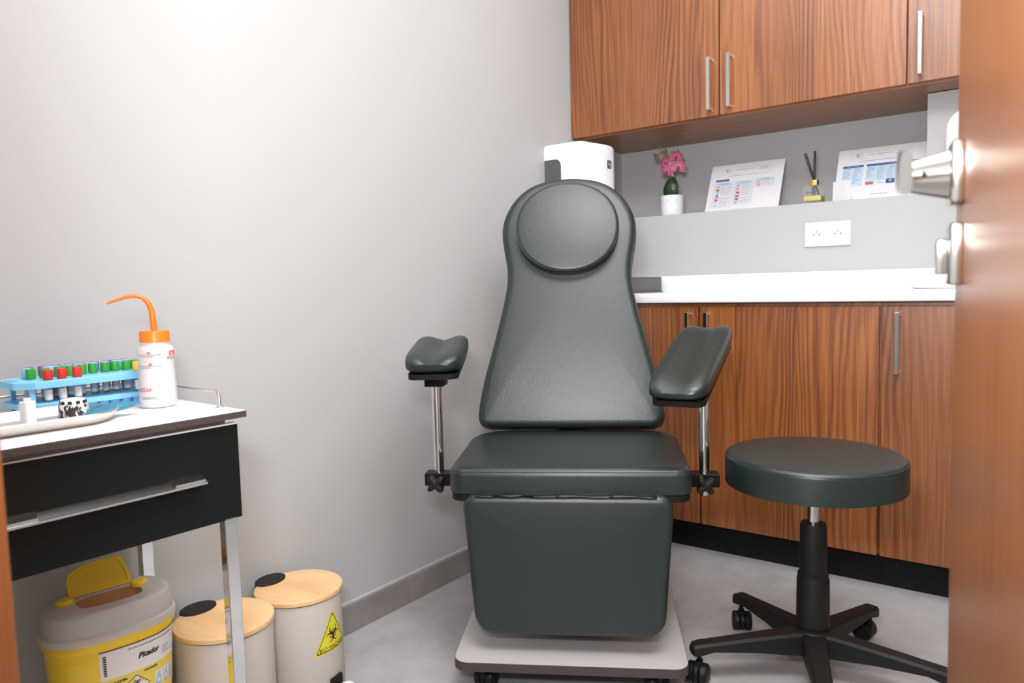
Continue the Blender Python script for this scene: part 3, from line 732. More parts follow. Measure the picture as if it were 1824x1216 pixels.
b = B(); ring = [ML @ Vector((p.x, p.y, -0.046)) for p in offset_poly(bo, 0.000)]
tube(b, ring+[ring[0]], 0.0022, 6); obj('piping', b, M_leather_edge, bkr)
b = B(); cushion(b, offset_poly(bo, 0.012), -0.066, -0.053, 0.002, 0.002, 0, ML); obj('back_board', b, M_board, CH)
b = B(); cushion(b, ellipse(0.161, 0.147, 56, 2.1, -0.002, 0.622), 0.010, 0.058, 0.012, 0.006, 0.006, ML, 6); hr = obj('headrest', b, M_leather, CH, 50)
b = B(); ring = [ML @ Vector((x, y, 0.052)) for x, y in ellipse(0.1585, 0.1445, 56, 2.1, -0.002, 0.622)]
tube(b, ring+[ring[0]], 0.0016, 6); obj('piping', b, M_leather, hr)
b = B(); box(b, -0.04, 0.04, -0.02, 0.40, -0.092, -0.067, 0.004, 2, ML); obj('back_bracket', b, M_blackmetal, CH)
# leg rest
MG = Matrix.Translation((0, 0.050, 0.137)) @ Matrix(((1, 0, 0, 0), (0, 0, -1, 0), (0, 1, 0, 0), (0, 0, 0, 1)))
lo = rrect(0.512, 0.355, [0.05, 0.035, 0.035, 0.05], 8, 0.0, 0.1775)
lo = [Vector((x*(0.905+0.095*min(1, y/0.31)), y)) for x, y in lo]
lo = [Vector((p.x, p.y-(0.012*(1-(p.x/0.2)**2) if p.y > 0.30 and abs(p.x) < 0.2 else 0))) for p in lo]
b = B(); cushion(b, lo, -0.045, 0.010, 0.020, 0.008, 0.004, MG, 7); lg = obj('leg_rest', b, M_leather, CH, 50)
b = B(); ring = [MG @ Vector((p.x, p.y, -0.040)) for p in lo]; tube(b, ring+[ring[0]], 0.0022, 6); obj('piping', b, M_leather_edge, lg)
b = B(); rows = []
for z, y in ((0.470, 0.076), (0.486, 0.062), (0.4925, 0.050), (0.4915, 0.041), (0.4885, 0.040), (0.4860, 0.052), (0.480, 0.085)):
    rows.append([(-0.225+0.44*i/24, y+0.0022*math.sin(i*1.7+z*700)*(1 if i < 8 else 0.35), z+0.0014*math.sin(i*0.9+z*300)) for i in range(25)])
loft(b, rows, False, False, False); bmesh.ops.solidify(b, geom=b.faces[:], thickness=0.0015); obj('hinge_flap', b, M_leather, CH, 60)
for sx in (-0.15, 0.15):
    b = B(); box(b, sx-0.015, sx+0.015, 0.075, 0.16, 0.395, 0.47, 0.003); obj('leg_rest_hinge', b, M_blackmetal, CH)
# arm supports
CHM = Matrix.Translation((-0.919, 1.4255, 0)) @ Matrix.Rotation(R(30), 4, 'Z'); CHI = CHM.inverted()
def arm(sgn, near, far, W, hgt, tr, twist):
    x = 0.35*sgn; y = 0.22
    b = B(); box(b, min(x+0.036*sgn, 0.24*sgn), max(x+0.036*sgn, 0.24*sgn), y-0.022, y+0.022, 0.470, 0.504, 0.002, 1); cb = obj('clamp_bar', b, M_blackmetal, CH)
    b = B(); kz = 0.480; ky = y-0.048
    o1 = []
    for k in range(48):
        a = 2*PI*k/48; rr = 0.0200+0.0070*math.cos(4*(a-R(40))); o1.append((x-0.002+rr*math.cos(a), kz+rr*math.sin(a)))
    mk = Matrix(((1, 0, 0, 0), (0, 0, -1, 0), (0, 1, 0, 0), (0, 0, 0, 1)))
    cushion(b, o1, 0.028-y, 0.048-y, 0.004, 0.004, 0.003, mk, 4); tube(b, [(x-0.002, y-0.03, kz), (x-0.002, y-0.018, kz)], 0.006, 10); obj('star_knob', b, M_softblack, cb)
    n0, n1 = CHI @ Vector(near), CHI @ Vector(far)
    ax = (n1-n0); L = ax.length+0.03; ax.normalize(); mid = (n0+n1)/2
    side = ax.cross(Vector((0, 0, 1))).normalized(); nz = side.cross(ax).normalized()
    q = Quaternion(ax, twist); side = q @ side; nz = q @ nz
    def P(s, u, w): return mid+ax*s+side*u+nz*w
    f = ((x-mid.x)*ax.x+(y-mid.y)*ax.y)/(ax.x**2+ax.y**2)
    under = P(f, 0, -hgt/2)
    b = B(); tube(b, [(x, y, 0.446 if sgn > 0 else 0.462), (x, y, 0.745 if sgn > 0 else 0.742)], 0.0135, 24); obj('post', b, M_chrome, CH)
    b = B(); rings = []; ns = 22; nn = 40
    for i in range(ns+1):
        s = -1+2*i/ns; ee = (1-abs(s)**5)**0.42 if abs(s) < 1 else 0.0
        sc = max(0.62, 0.62+0.38*ee) if abs(s) < 1 else 0.60
        hs = max(0.30, ee) if abs(s) < 1 else 0.25
        ring = []
        for k in range(nn):
            c, sn = math.cos(2*PI*k/nn), math.sin(2*PI*k/nn)
            u = W/2*sc*math.copysign(abs(c)**0.55, c); w = hgt/2*hs*math.copysign(abs(sn)**0.6, sn)
            if sn > 0: w -= tr*math.exp(-(u/(W*0.19))**2)*(0.55+0.45*math.cos(s*1.2))*min(1, hs*1.2)
            ring.append(P(s*L/2, u, w))
        rings.append(ring)
    loft(b, rings); pad = obj('arm_pad', b, M_leather, CH, 60)
    b = B(); mp = Matrix((side, ax, nz)).transposed().to_4x4(); mp.translation = mid
    cushion(b, rrect(W*0.86, L*0.90, 0.02, 5), -hgt/2-0.010, -hgt/2+0.004, 0.001, 0.003, 0, mp); obj('pad_board', b, M_board, pad)
    b = B(); z1 = under.z-0.011; box(b, x-0.026, x+0.026, y-0.03, y+0.03, 0.738, z1 if z1 > 0.745 else 0.76, 0.003); obj('pad_bracket', b, M_blackmetal, CH)
arm(-1, (-1.264, 1.353, 0.806), (-1.454, 1.616, 0.838), 0.150, 0.060, 0.023, R(0))
arm(1, (-0.707, 1.575, 0.742), (-0.786, 1.977, 0.858), 0.146, 0.060, 0.018, R(0))

# ------------------------------------------------------------------ round stool
ST = thing('rolling_stool', 'round dark green padded stool on a black five-star wheeled base', 'stool', (-0.475, 1.866, 0))
b = B(); cushion(b, ellipse(0.210, 0.210, 72), 0.495, 0.569, 0.014, 0.006, 0.005, None, 6, 6); ss = obj('seat', b, M_leather, ST, 50)
b = B(); ring = [(0.2085*math.cos(2*PI*k/72), 0.2085*math.sin(2*PI*k/72), 0.5605) for k in range(73)]; tube(b, ring, 0.0016, 6); obj('piping', b, M_leather, ss)
b = B(); lathe(b, [(0.185, 0.489), (0.192, 0.4955)], n=48); obj('seat_board', b, M_board, ST)
b = B(); lathe(b, [(0.020, 0.450), (0.020, 0.489)], n=20); obj('seat_socket', b, M_blackmetal, ST)
b = B(); lathe(b, [(0.0145, 0.36), (0.0145, 0.452)], n=24); obj('gas_lift', b, M_chrome, ST)
b = B(); lathe(b, [(0.036, 0.11), (0.036, 0.132), (0.0395, 0.136), (0.0385, 0.252), (0.0365, 0.2555), (0.0365, 0.266), (0.0325, 0.270), (0.0310, 0.388), (0.0285, 0.3945), (0.017, 0.395)], n=32); obj('column_cover', b, M_softblack, ST)
b = B(); lathe(b, [(0.030, 0.062), (0.044, 0.070), (0.046, 0.118), (0.040, 0.126)], n=32); obj('base_hub', b, M_softblack, ST)
for k in range(5):
    a = R(2+72*k); ca, sa = math.cos(a), math.sin(a)
    b = B(); rings = []
    for d, w, z0, z1 in ((0.030, 0.029, 0.066, 0.1225), (0.06, 0.026, 0.068, 0.1205), (0.15, 0.0225, 0.076, 0.112), (0.255, 0.0205, 0.080, 0.1015), (0.290, 0.0205, 0.071, 0.098), (0.303, 0.018, 0.070, 0.095), (0.309, 0.010, 0.074, 0.091)):
        pr_ = [(-w, z0), (w, z0), (w, z1-0.006), (w-0.006, z1), (-w+0.006, z1), (-w, z1-0.006)]
        rings.append([(ca*d-sa*p, sa*d+ca*p, z) for p, z in pr_])
    loft(b, rings); la = obj('base_arm', b, M_softblack, ST, 30)
    caster(ST, 0.287*ca, 0.287*sa, a+R((40, 95, 150, 60, 20)[k]), 1.0, 0.074)

# ------------------------------------------------------------------ instrument trolley
TY = R(-2.3); TX0, TY0 = -1.192, 0.776
TR = thing('instrument_trolley', 'white topped trolley with a black drawer and chrome legs by the left wall', 'trolley', (TX0, TY0, 0), TY)
def tw(dx, dy, z=0.785):
    v = Matrix.Rotation(TY, 3, 'Z') @ Vector((dx, dy, 0)); return (TX0+v.x, TY0+v.y, z)
b = B(); box(b, -0.402, -0.0008, -0.5892, -0.0008, 0.773, 0.785, 0.0004, 1); tp = obj('top_board', b, M_white, TR)
b = B(); box(b, -0.4025, 0, -0.59, 0, 0.7725, 0.7842); obj('edge_band', b, M_edgebrown, tp)
b = B(); box(b, -0.392, -0.032, -0.575, -0.024, 0.590, 0.7725, 0.001, 1); obj('drawer_housing', b, M_grey, TR)
b = B(); box(b, -0.032, -0.015, -0.580, -0.010, 0.586, 0.7605, 0.0008, 1); df = obj('drawer', b, M_drawer, TR)
b = B(); box(b, -0.0318, -0.0152, -0.580, -0.0105, 0.7595, 0.7622, 0.0006, 1); obj('drawer_edge', b, M_white, df)
b = B()
prof = lambda y: [(-0.015, y, 0.6795), (-0.015, y, 0.6765), (0.004, y, 0.6685), (0.009, y, 0.668), (0.010, y, 0.672), (0.006, y, 0.6745)]
loft(b, [prof(y) for y in (-0.405, -0.400, -0.092, -0.086)])
for ya, yb_ in ((-0.405, -0.345), (-0.146, -0.086)):
    loft(b, [[(-0.0152, ya, 0.6765), (-0.0152, yb_, 0.6765), (0.008, yb_-0.003, 0.672), (0.008, ya+0.003, 0.672)], [(-0.0152, ya, 0.6825), (-0.0152, yb_, 0.6825), (0.0095, yb_-0.004, 0.6775), (0.0095, ya+0.004, 0.6775)]])
obj('handle', b, M_nickel, df)
for dx in (-0.040, -0.388):
    for dy in (-0.045, -0.575):
        b = B(); box(b, dx+0.004, dx+0.025, dy, dy+0.025, 0.075, 0.59, 0.0015, 1); obj('leg', b, M_chrome, TR)
        b = B(); x_, y_ = dx+0.0145, dy+0.0145
        tube(b, [(x_, y_, 0.03), (x_, y_, 0.076)], 0.007, 10)
        loft(b, [[(x_+0.010+f*0.028*math.cos(2*PI*i/20), y_+yy, 0.028+f*0.028*math.sin(2*PI*i/20)) for i in range(20)] for f, yy in ((0.8, -0.012), (1, -0.009), (1, 0.009), (0.8, 0.012))])
        obj('caster', b, M_black, TR)
b = B(); box(b, -0.386, -0.014, -0.572, -0.010, 0.084, 0.100, 0.001, 1); obj('shelf', b, M_white, TR)
b = B()
rl = 0.815
pts = [(-0.070, -0.012, 0.784), (-0.070, -0.012, rl-0.010), (-0.073, -0.012, rl-0.003), (-0.082, -0.012, rl), (-0.36, -0.012, rl), (-0.380, -0.016, rl), (-0.392, -0.034, rl), (-0.392, -0.55, rl), (-0.388, -0.572, rl), (-0.37, -0.578, rl), (-0.09, -0.578, rl), (-0.075, -0.578, rl-0.004), (-0.070, -0.578, rl-0.012), (-0.070, -0.578, 0.784)]
tube(b, pts, 0.0028, 12); rail = obj('guard_rail', b, M_steel, TR)
for p in ((-0.070, -0.012), (-0.070, -0.578)):
    b = B(); lathe(b, [(0.0085, 0.785), (0.0085, 0.7865), (0.004, 0.789)], (p[0], p[1], 0), 16); obj('post_flange', b, M_steel, rail)
for dy in (-0.10, -0.49):
    b = B(); tube(b, [(-0.392, dy, 0.784), (-0.392, dy, rl)], 0.0025, 8); obj('rail_post', b, M_steel, rail)

# steel tray with things in it
def trayobj():
    W, L = 0.165, 0.31
    t = thing('instrument_tray', 'shallow stainless steel tray on the front left of the trolley top', 'tray', tw(-0.160, -0.318), TY)
    rings = []
    for ins, z in ((0.024, 0.0), (0.016, 0.001), (0.008, 0.007), (0.003, 0.014), (-0.001, 0.0185), (0.0, 0.0205), (0.0035, 0.0205), (0.007, 0.014), (0.012, 0.007), (0.019, 0.0025), (0.027, 0.0018)):
        rings.append([(x, y, z) for x, y in rrect(W-2*ins, L-2*ins, 0.0795-ins*0.9, 14)])
    b = B(); loft(b, rings); obj('pan', b, M_traysteel, t); return t
trayobj()
t = thing('plastic_vial', 'small clear white plastic vial standing in the steel tray', 'vial', tw(-0.176, -0.294, 0.7872), R(20))
b = B(); cushion(b, rrect(0.019, 0.019, 0.004, 4), 0, 0.041, 0.002, 0.001); obj('body', b, M_vial, t)
b = B(); lathe(b, [(0.0055, 0.0405), (0.0055, 0.046), (0.004, 0.0465)], n=16); obj('nozzle', b, M_vial, t)
b = B(); cushion(b, rrect(0.0160, 0.0160, 0.003, 4), 0.001, 0.024, 0.001, 0.001); obj('content', b, M_mattewhite, t)
t = thing('bandage_roll', 'zebra striped tape roll with white top, standing in the steel tray', 'tape roll', tw(-0.188, -0.220, 0.7872))
b = B(); lathe(b, [(0.0225, 0), (0.0235, 0.0012), (0.0235, 0.0245), (0.0225, 0.0257), (0.012, 0.0257)], n=40); obj('roll', b, M_zebra, t)
b = B(); o1 = ellipse(0.0200, 0.0200, 10); cushion(b, o1, 0.0258, 0.0345, 0.003, 0.001); obj('core', b, M_mattewhite, t)
b = B()
for k in range(10):
    a = 2*PI*(k+0.5)/10; box(b, -0.003, 0.003, -0.0012, 0.0006, 0.0265, 0.0320, 0.0, 1, Matrix.Rotation(a, 4, 'Z') @ Matrix.Translation((0, -0.0196, 0)))
obj('core_slot', b, M_ink, t)
b = B(); box(b, -0.0295, -0.0215, -0.010, -0.003, 0.006, 0.0285, 0.001); obj('tape_end', b, M_edgebrown, t)
# blue foil packet
t = thing('sterile_packet', 'crumpled blue sterile packet lying over the right end of the steel tray', 'packet', tw(-0.166, -0.168, 0.795), R(-4))
b = B(); A, Bc, Cc, Dd = Vector((-0.036, -0.045, 0.008)), Vector((0.024, -0.046, -0.004)), Vector((0.040, 0.042, 0.0095)), Vector((0.022, 0.040, 0.0110))
def pkt(u, v, e): 
    p = A*(1-u)*(1-v)+Bc*u*(1-v)+Cc*u*v+Dd*(1-u)*v
    return p+Vector((0, 0, e*math.sin(PI*u)*math.sin(PI*v)+0.002*math.sin(9*u+5*v)))
g1 = [[pkt(i/10, j/10, 0.008) for i in range(11)] for j in range(11)]
loft(b, g1, False, False, False); bmesh.ops.solidify(b, geom=b.faces[:], thickness=0.0008); obj('film', b, M_film, t)
b = B(); g1 = [[pkt(0.16+0.66*i/8, 0.30+0.55*j/8, 0.002) for i in range(9)] for j in range(9)]; loft(b, g1, False, False, False); bmesh.ops.solidify(b, geom=b.faces[:], thickness=0.0006); obj('paper_insert', b, M_picpink, t)
b = B(); g1 = [[pkt(0.05+0.9*i/8, 0.03+0.94*j/8, -0.004) for i in range(9)] for j in range(9)]; loft(b, g1, False, False, False); bmesh.ops.solidify(b, geom=b.faces[:], thickness=0.0006); obj('backing', b, M_label, t)

# tube rack
RK = thing('tube_rack', 'light blue two-tier plastic tube rack at the back of the trolley top', 'rack', tw(-0.310, -0.163, 0.7852), TY)
# local frame: y along the rack (left end negative), x toward the room
b = B(); ol = [(0.056, -0.105), (0.062, -0.090), (0.062, 0.125), (0.056, 0.135), (-0.056, 0.135), (-0.062, 0.125), (-0.062, -0.105), (-0.040, -0.150), (0.030, -0.150)]
ol = [(0.062, -0.094), (0.062, 0.122), (0.050, 0.134), (-0.050, 0.134), (-0.062, 0.122), (-0.062, -0.094), (-0.042, -0.121), (0.040, -0.121)]
cushion(b, ol, 0.053, 0.066, 0.0015, 0.0015, 0); tpl = obj('top_tier', b, M_rackblue, RK)
b = B(); cushion(b, rrect(0.046, 0.009, 0.003, 3, 0.0, -0.112), 0.0662, 0.0667, 0.0002, 0.0); obj('grip_slot', b, M_cupblue, tpl)
b = B(); ol2 = [(x*0.96, y*0.965) for x, y in ol]; cushion(b, ol2, 0.017, 0.026, 0.001, 0.001, 0); btr = obj('bottom_tier', b, M_rackblue, RK)
ROWX = (0.046, 0.024, 0.002, -0.020, -0.042); COLY = [-0.080+0.0207*k for k in range(10)]
for rx in ROWX:
    for cy_ in COLY:
        if rx == ROWX[0] or cy_ in (COLY[0],):
            b = B(); lathe(b, [(0.0015, 0.0), (0.006, 0.0015), (0.0092, 0.006), (0.0098, 0.012), (0.0098, 0.018)], (rx, cy_, 0), 18); obj('well', b, M_cupblue, btr)
b = B(); 
for cx_ in (-0.050, 0.050):
    for cy_ in (-0.096, 0.122): box(b, cx_-0.004, cx_+0.004, cy_-0.004, cy_+0.004, 0.0, 0.054)
obj('upright', b, M_rackblue, RK)
tube_proto = None
TB = 0.0265
ords = ['first', 'second', 'third', 'fourth', 'fifth', 'sixth', 'seventh', 'eighth', 'ninth', 'tenth']
def make_tube(colour):
    t = thing('sample_tube', '', 'tube')
    b = B(); lathe(b, [(0.002, 0.0), (0.0055, 0.002), (0.0062, 0.006), (0.0062, 0.050)], n=16); obj('glass', b, M_tube, t)
    b = B(); lathe(b, [(0.0064, 0.0), (0.0064, 0.018)], n=16, cap0=False, cap1=False); ob = obj('label', b, M_label, t); 
    b = B(); lathe(b, [(0.0078, 0.0405), (0.0082, 0.042), (0.0082, 0.0565), (0.0074, 0.0585), (0.004, 0.0588)], n=20); obj('cap', b, M_cap[colour], t)
    return t
rows = {'red': (0, [0.55, 1.7, 2.95]), 'yellow': (0, [8.25]), 'green': (2, [0, 1, 2.2, 3.15, 4.1, 5.1, 6.15, 7.1, 8.1, 9.0]), 'light blue': (3, [0, 1.6, 2.2, 3.4, 4.4, 5.6, 6.6, 7.6, 8.4]), 'purple': (4, [0.5, 1.7, 2.7, 3.8, 4.8, 6.1, 7.1, 7.9, 8.8])}
RKm = Matrix.Translation(RK.location) @ Matrix.Rotation(TY, 4, 'Z')
for colour, (row, cols) in rows.items():
    proto = None
    for i, c in enumerate(cols):
        if proto is None: o = proto = make_tube(colour)
        else: o = copy_tree(proto)
        loc = RKm @ Vector((ROWX[row]+random.uniform(-0.001, 0.001), COLY[0]+0.0207*c, TB))
        o.location = loc; o.rotation_euler = (R(random.uniform(-1.5, 1.5)), R(random.uniform(-1.5, 1.5)), TY+R(random.uniform(-30, 30)))
        if len(cols) == 1: o['label'] = 'only yellow-capped sample tube, in the blue rack beside the wash bottle'
        else: o['label'] = '%s-capped sample tube, %s from the left in its row of the blue rack' % (colour, ords[i])
        o['group'] = '%s-capped tubes in the blue rack' % colour
for ch in [o for o in COL.objects if o.name.startswith('label') and o.parent]: ch.location.z = 0.004

# wash bottle
WB = thing('wash_bottle', 'milky wash bottle with orange cap and bent orange spout on the trolley', 'bottle', (-1.391, 0.7175, 0.7852), R(62.7)); WB.scale = (1, 1, 1.05)
b = B(); lathe(b, [(0.028, 0.0), (0.0325, 0.002), (0.0335, 0.006), (0.0335, 0.040), (0.0325, 0.062), (0.0318, 0.080), (0.0325, 0.100), (0.0322, 0.106), (0.0295, 0.1105), (0.0255, 0.1125), (0.0250, 0.121)], n=48); wb = obj('bottle_body', b, M_frost, WB)
b = B(); lathe(b, [(0.027, 0.002), (0.0315, 0.006), (0.0315, 0.040), (0.0302, 0.070), (0.0302, 0.0805)], n=32); obj('liquid', b, M_liquid, WB)
b = B(); n = 60
rings = [[((r+(0.0004 if i % 2 else 0)*(1 if 0.119 < z < 0.137 else 0))*math.cos(2*PI*i/n), (r+(0.0004 if i % 2 else 0))*math.sin(2*PI*i/n), z) for i in range(n)] for r, z in ((0.0268, 0.1195), (0.0268, 0.122), (0.0264, 0.123), (0.0264, 0.1375), (0.0252, 0.1395), (0.010, 0.140))]
loft(b, rings); cp = obj('screw_cap', b, M_orange, WB)
# spout bends toward the left end of the trolley; local -x points away along the photo's left
sp = smooth_path([(0, 0.0, 0.139), (-0.001, 0, 0.158), (-0.0025, 0, 0.176), (-0.008, 0, 0.191), (-0.018, 0, 0.2005), (-0.034, 0, 0.2035), (-0.054, 0, 0.1990), (-0.077, 0, 0.1915)], 7)
b = B(); tube(b, sp, [0.0062-0.0040*(i/(len(sp)-1))**1.3 for i in range(len(sp))], 14); obj('spout', b, M_orange, cp)
def wbm(r): 
    return lambda x, y: ((r)*math.sin(x/r), -(r)*math.cos(x/r), y)
def wprint(nm, geo, m, e=0.0004):
    b = B()
    for g in geo: put(b, g, lambda x, y: ((rad(y)+e)*math.sin(x/0.0325), -(rad(y)+e)*math.cos(x/0.0325), y))
    return obj(nm, b, m, wb)
def rad(z):
    pr_ = [(0.006, 0.0335), (0.040, 0.0335), (0.062, 0.0325), (0.080, 0.0318), (0.100, 0.0325), (0.106, 0.0322)]
    for (za, ra), (zb, rb_) in zip(pr_[:-1], pr_[1:]):
        if z <= zb: return ra+(rb_-ra)*(z-za)/(zb-za)
    return 0.0322
def shift(g, dx, dy): return [(x+dx, y+dy) for x, y, *_ in g[0]], g[1]
wprint('hazard_word', [shift(text2d('ETHANOL', 0.0125, 0, 0.0004), 0.0250, 0.0935)], M_orangeink)
arrow = ([(0.0205, 0.0895), (0.0205, 0.0915), (0.0230, 0.0915), (0.0230, 0.0930), (0.0260, 0.0905), (0.0230, 0.0880), (0.0230, 0.0895)], [(0, 1, 2, 3, 4, 5, 6)])
wprint('arrow', [arrow, ringgeo(ellipse(0.0032, 0.0020, 20, 2, -0.0125, 0.1005), ellipse(0.0014, 0.0009, 20, 2, -0.0125, 0.1005)), ringgeo(ellipse(0.0032, 0.0020, 20, 2, -0.0105, 0.0800), ellipse(0.0014, 0.0009, 20, 2, -0.0105, 0.0800)),
                 shift(text2d('azlon', 0.0135, 0.35), -0.0400, 0.0310)], M_red)
def dashes(x0, x1, y, h, seed):
    rr = random.Random(seed); out = []; x = x0
    while x < x1:
        w = min(rr.uniform(0.0015, 0.005), x1-x); out.append(rectgeo(x, x+w, y, y+h, 2)); x += w+0.0008
    return out
lines = []
for i, (x0, x1, y) in enumerate(((-0.034, 0.009, 0.0965), (-0.029, -0.004, 0.0935), (-0.034, 0.009, 0.0765), (-0.031, -0.010, 0.0735), (-0.030, -0.002, 0.0200), (-0.031, 0.002, 0.0175), (0.0275, 0.040, 0.0905), (0.0275, 0.040, 0.0880))): lines += dashes(x0, x1, y, 0.0010, i)
wprint('small_print', lines, M_greyink)

# ------------------------------------------------------------------ sharps container under the trolley
SCx, SCy = -1.478, 0.636
SC = thing('sharps_container', 'yellow sharps container with milky lid and raised yellow flap under the trolley', 'container', (SCx, SCy, 0.1005), R(80))
def so(f, n=64, p=2.5): return ellipse(0.116*f, 0.086*f, n, p)
b = B(); loft(b, [[(x, y, z) for x, y in so(f)] for f, z in ((0.80, 0.0), (0.84, 0.004), (0.955, 0.246), (1.0, 0.252), (1.0, 0.272), (0.975, 0.272), (0.955, 0.24), (0.86, 0.10), (0.80, 0.012))], True, True); bd = obj('body', b, M_yellow, SC)
b = B(); op = ellipse(0.057, 0.033, 64, 3.2, 0.002, -0.011)
rg = [[(x, y, z) for x, y in so(f)] for f, z in ((1.022, 0.262), (1.03, 0.268), (1.022, 0.275), (0.985, 0.278), (0.97, 0.304), (0.94, 0.313), (0.87, 0.318))]
rg += [[(0.5*(a[0]*0.60)+0.5*o_[0], 0.5*a[1]*0.60+0.5*o_[1], 0.3190) for a, o_ in zip(so(1.0), op)], [(x, y, 0.3180) for x, y in op], [(x*0.99, y*0.99, 0.3155) for x, y in op]]
loft(b, rg, False, False); bmesh.ops.solidify(b, geom=b.faces[:], thickness=0.0008); ld = obj('lid', b, M_lidmilky, SC)
b = B(); loft(b, [[(x*f, y*f, z) for x, y in op] for f, z in ((0.985, 0.3165), (0.965, 0.305), (0.95, 0.294))], False, False); bmesh.ops.solidify(b, geom=b.faces[:], thickness=0.001); obj('chute', b, M_chute, ld)
b = B(); fo = [(-0.048, 0.0), (0.060, 0.0), (0.064, 0.012), (0.058, 0.036), (0.051, 0.054), (0.043, 0.059), (0.010, 0.059), (-0.022, 0.055), (-0.044, 0.045), (-0.049, 0.036)]
mf = Matrix.Translation((-0.011, 0.029, 0.3200)) @ Matrix.Rotation(R(76), 4, 'X')
cushion(b, [Vector(p) for p in fo], -0.0015, 0.0015, 0.001, 0.001, 0.0, mf); fl = obj('flap', b, M_yellow, SC)
b = B(); ring = [mf @ Vector((p.x, p.y, 0.0018)) for p in offset_poly([Vector(q) for q in fo], 0.006)]; tube(b, ring+[ring[0]], 0.0009, 6); obj('flap_rib', b, M_yellow, fl)
for x in (-0.070, 0.062):
    b = B(); lathe(b, [(0.016, 0.317), (0.016, 0.3235), (0.013, 0.327), (0.005, 0.3275)], (x, 0.012, 0), 24); obj('hinge_ear', b, M_yellow, ld)
def scf(u, v, e=0.0006):   # u: 0..1 along the front right half of the body, v: height
    k = -106+86*u; c, s = math.cos(R(k)), math.sin(R(k)); v += 0.018; f = 0.84+0.115*(v-0.004)/0.242
    x = (0.116*f+e)*math.copysign(abs(c)**(2/2.5), c); y = (0.086*f+e)*math.copysign(abs(s)**(2/2.5), s); return (x, y, v)
def scp(nm, geos, m, e): 
    b = B()
    for g in geos: put(b, g, lambda x, y: scf(x, y, e))
    return obj(nm, b, m, bd)
scp('label_sheet', [rectgeo(0.0, 1.0, 0.168, 0.222, 24)], M_label, 0.0006)
scp('label_lower', [rectgeo(0.0, 1.0, 0.108, 0.168, 24)], M_labely, 0.0006)
ws = []
rr = random.Random(4)
def sdash(x0, x1, y, h):
    x = x0; out = []
    while x < x1:
        w = min(rr.uniform(0.012, 0.04), x1-x); out.append(rectgeo(x, x+w, y, y+h, 2)); x += w+0.008
    return out
ws += [rectgeo(0.0, 1.0, 0.2225, 0.2245, 24)] + sdash(0.22, 0.86, 0.2140, 0.0016) + [rectgeo(0.035, 0.065, 0.176+0.0045*k, 0.179+0.0045*k) for k in range(9)] + [rectgeo(0.965, 0.99, 0.196, 0.214)]
W8 = text2d('Picador', 0.0150, 0.25, 0.0007); ws += [([(0.30+x*5.6, 0.190+y) for x, y, *_ in W8[0]], W8[1])]
for wd_, x0, y in (('DANGER', 0.03, 0.1565), ('DANGER', 0.36, 0.1600)):
    g = text2d(wd_, 0.0058, 0, 0.0002); ws.append(([(x0+x*7.5, y+yy) for x, yy, *_ in g[0]], g[1]))
g = text2d('5.5 Litres', 0.0056); ws.append(([(0.83+x*6.0, 0.176+yy) for x, yy, *_ in g[0]], g[1]))
for k in range(3): ws += sdash(0.62, 0.78, 0.180+0.006*k, 0.0012)
di = [(0.28, 0.160), (0.43, 0.136), (0.28, 0.109), (0.13, 0.136)]
sc2 = lambda f: [(0.28+(x-0.28)*f, 0.1345+(y-0.1345)*f) for x, y in di]
ws += [ringgeo(di, sc2(0.93))]
ws += [([(0.285+x*6.2, 0.1450+y) for x, y in gg[0]], gg[1]) for gg in biohazard(0.0085)]
ws += sdash(0.27, 0.42, 0.101, 0.0012) + sdash(0.47, 0.60, 0.118, 0.0013)
scp('lettering', ws, M_ink, 0.0011)
pan = [rectgeo(0.50+0.14*k, 0.625+0.14*k, 0.122, 0.150, 4) for k in range(3)] + [fillgeo(sc2(0.93), 2)]
scp('pictogram_panel', pan, M_label, 0.0008)
pb = []
for k in range(3):
    x = 0.56+0.14*k; pb += [ringgeo(ellipse(0.045, 0.008, 20, 2, x, 0.131), ellipse(0.035, 0.006, 20, 2, x, 0.131)), rectgeo(x-0.02, x-0.008, 0.139, 0.146), rectgeo(x+0.012, x+0.024, 0.138, 0.148), ringgeo(ellipse(0.045, 0.008, 20, 2, x, 0.1275), ellipse(0.04, 0.007, 20, 2, x, 0.1275))]
scp('pictogram', pb, M_picblue, 0.0011)

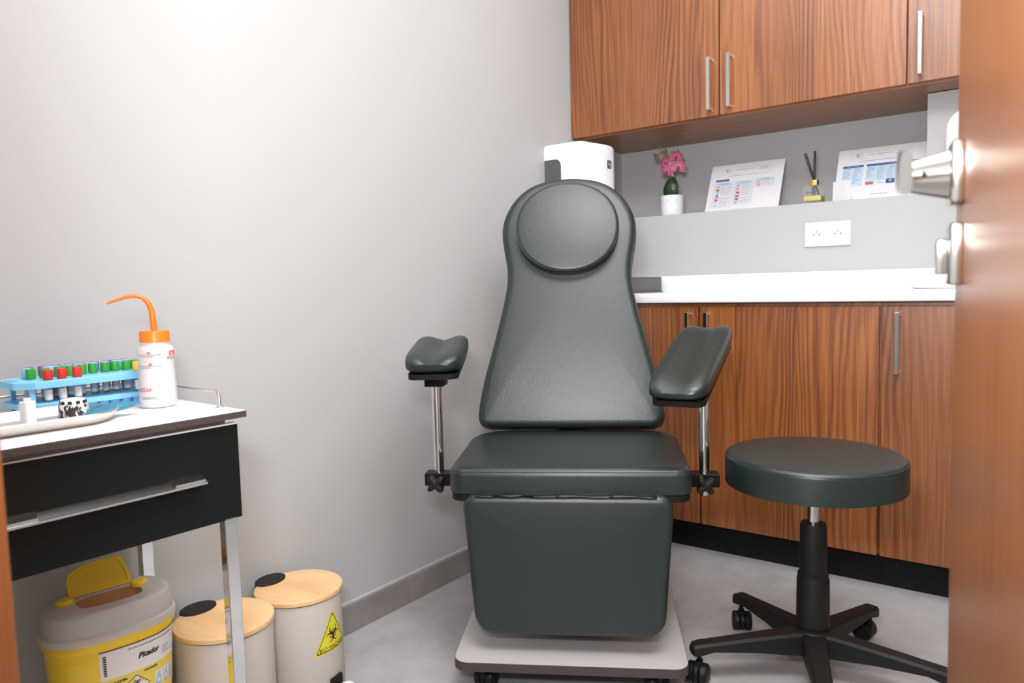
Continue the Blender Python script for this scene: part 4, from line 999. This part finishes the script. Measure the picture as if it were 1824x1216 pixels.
# ------------------------------------------------------------------ pedal bins
def pedal_bin(label, loc, h, r, face, group='cream pedal bins with bamboo lids'):
    t = thing('pedal_bin', label, 'bin', loc, face, group)      # local +x: pedal side, hinge at -x
    b = B(); lathe(b, [(r*0.93, 0.0), (r*0.955, 0.004), (r*0.955, 0.012), (r*0.965, 0.014), (r*0.965, h-0.014)], n=64); bd = obj('body', b, M_bin, t)
    b = B(); lathe(b, [(r*0.955, h-0.014), (r*0.955, h-0.0105)], n=64); obj('rim', b, M_black, t)
    b = B(); o1 = ellipse(r, r, 72); cushion(b, o1, h-0.0105, h, 0.0025, 0.001, 0); lid = obj('lid', b, M_bamboo, t)
    b = B(); o1 = []
    hx = -r*0.90
    cushion(b, ellipse(r*0.30, r*0.40, 40, 2.0, hx+0.004, 0), h-0.010, h+0.0035, 0.0015, 0.001, 0); box(b, hx-r*0.27, hx-r*0.10, -r*0.2, r*0.2, h-0.045, h-0.006, 0.003); obj('hinge_cover', b, M_softblack, t)
    b = B(); lathe(b, [(0.016, 0.022), (0.0185, 0.0235), (0.0185, 0.0335), (0.016, 0.0355), (0.006, 0.036)], (r+0.030, 0, 0), 28); pd = obj('pedal', b, M_pedal, t)
    b = B(); box(b, r*0.90, r+0.022, -0.006, 0.006, 0.022, 0.030); cushion(b, rrect(0.042, 0.030, 0.003, 3, 0, 0.036), 0, 0.006, 0.001, 0, 0, Matrix.Translation((r*0.965-0.001, 0, 0)) @ Matrix(((0, 0, 1, 0), (1, 0, 0, 0), (0, 1, 0, 0), (0, 0, 0, 1)))); obj('pedal_bracket', b, M_black, pd)
    return t, bd
big, bigb = pedal_bin('taller cream pedal bin with bamboo lid and biohazard sticker, nearer the chair', (-1.512, 1.105, 0), 0.264, 0.107, R(12))
pedal_bin('cream pedal bin with bamboo lid partly behind the chrome trolley leg', (-1.487, 0.884, 0), 0.274, 0.1075, R(5))
# biohazard sticker on the tall bin
rbin = 0.107*0.965; a0 = R(-2)
def stk(e): return lambda x, y: ((rbin+e)*math.cos(a0+x/rbin), (rbin+e)*math.sin(a0+x/rbin), 0.158+y)
def rtri(s, r):
    pts = []; V = [(0, s), (-s*0.90, -s*0.62), (s*0.90, -s*0.62)]
    for i in range(3):
        p, q, w = Vector(V[i-1]), Vector(V[i]), Vector(V[(i+1) % 3]); d1 = (p-q).normalized()*r; d2 = (w-q).normalized()*r
        for k in range(5):
            f = k/4; pts.append(tuple((q+d1)*(1-f)**2+q*2*f*(1-f)+(q+d2)*f*f))
        e0, e1 = q+d2, w+(q-w).normalized()*r
        for k in range(1, 10): pts.append(tuple(e0+(e1-e0)*k/10))
    return pts
b = B(); put(b, fillgeo(rtri(0.064, 0.008), 6), stk(0.0004)); skr = obj('biohazard_sticker', b, M_yellow2, bigb)
b = B(); put(b, ringgeo(rtri(0.0575, 0.007), rtri(0.0540, 0.0065)), stk(0.0008))
for gg in biohazard(0.0245): put(b, ([(x, y+0.003) for x, y in gg[0]], gg[1]), stk(0.0008))
g = text2d('BIO HAZARD', 0.0142, 0, 0, 'CENTER'); put(b, ([(x, y-0.0322) for x, y, *_ in g[0]], g[1]), stk(0.0008))
obj('biohazard_symbol', b, M_ink, skr)
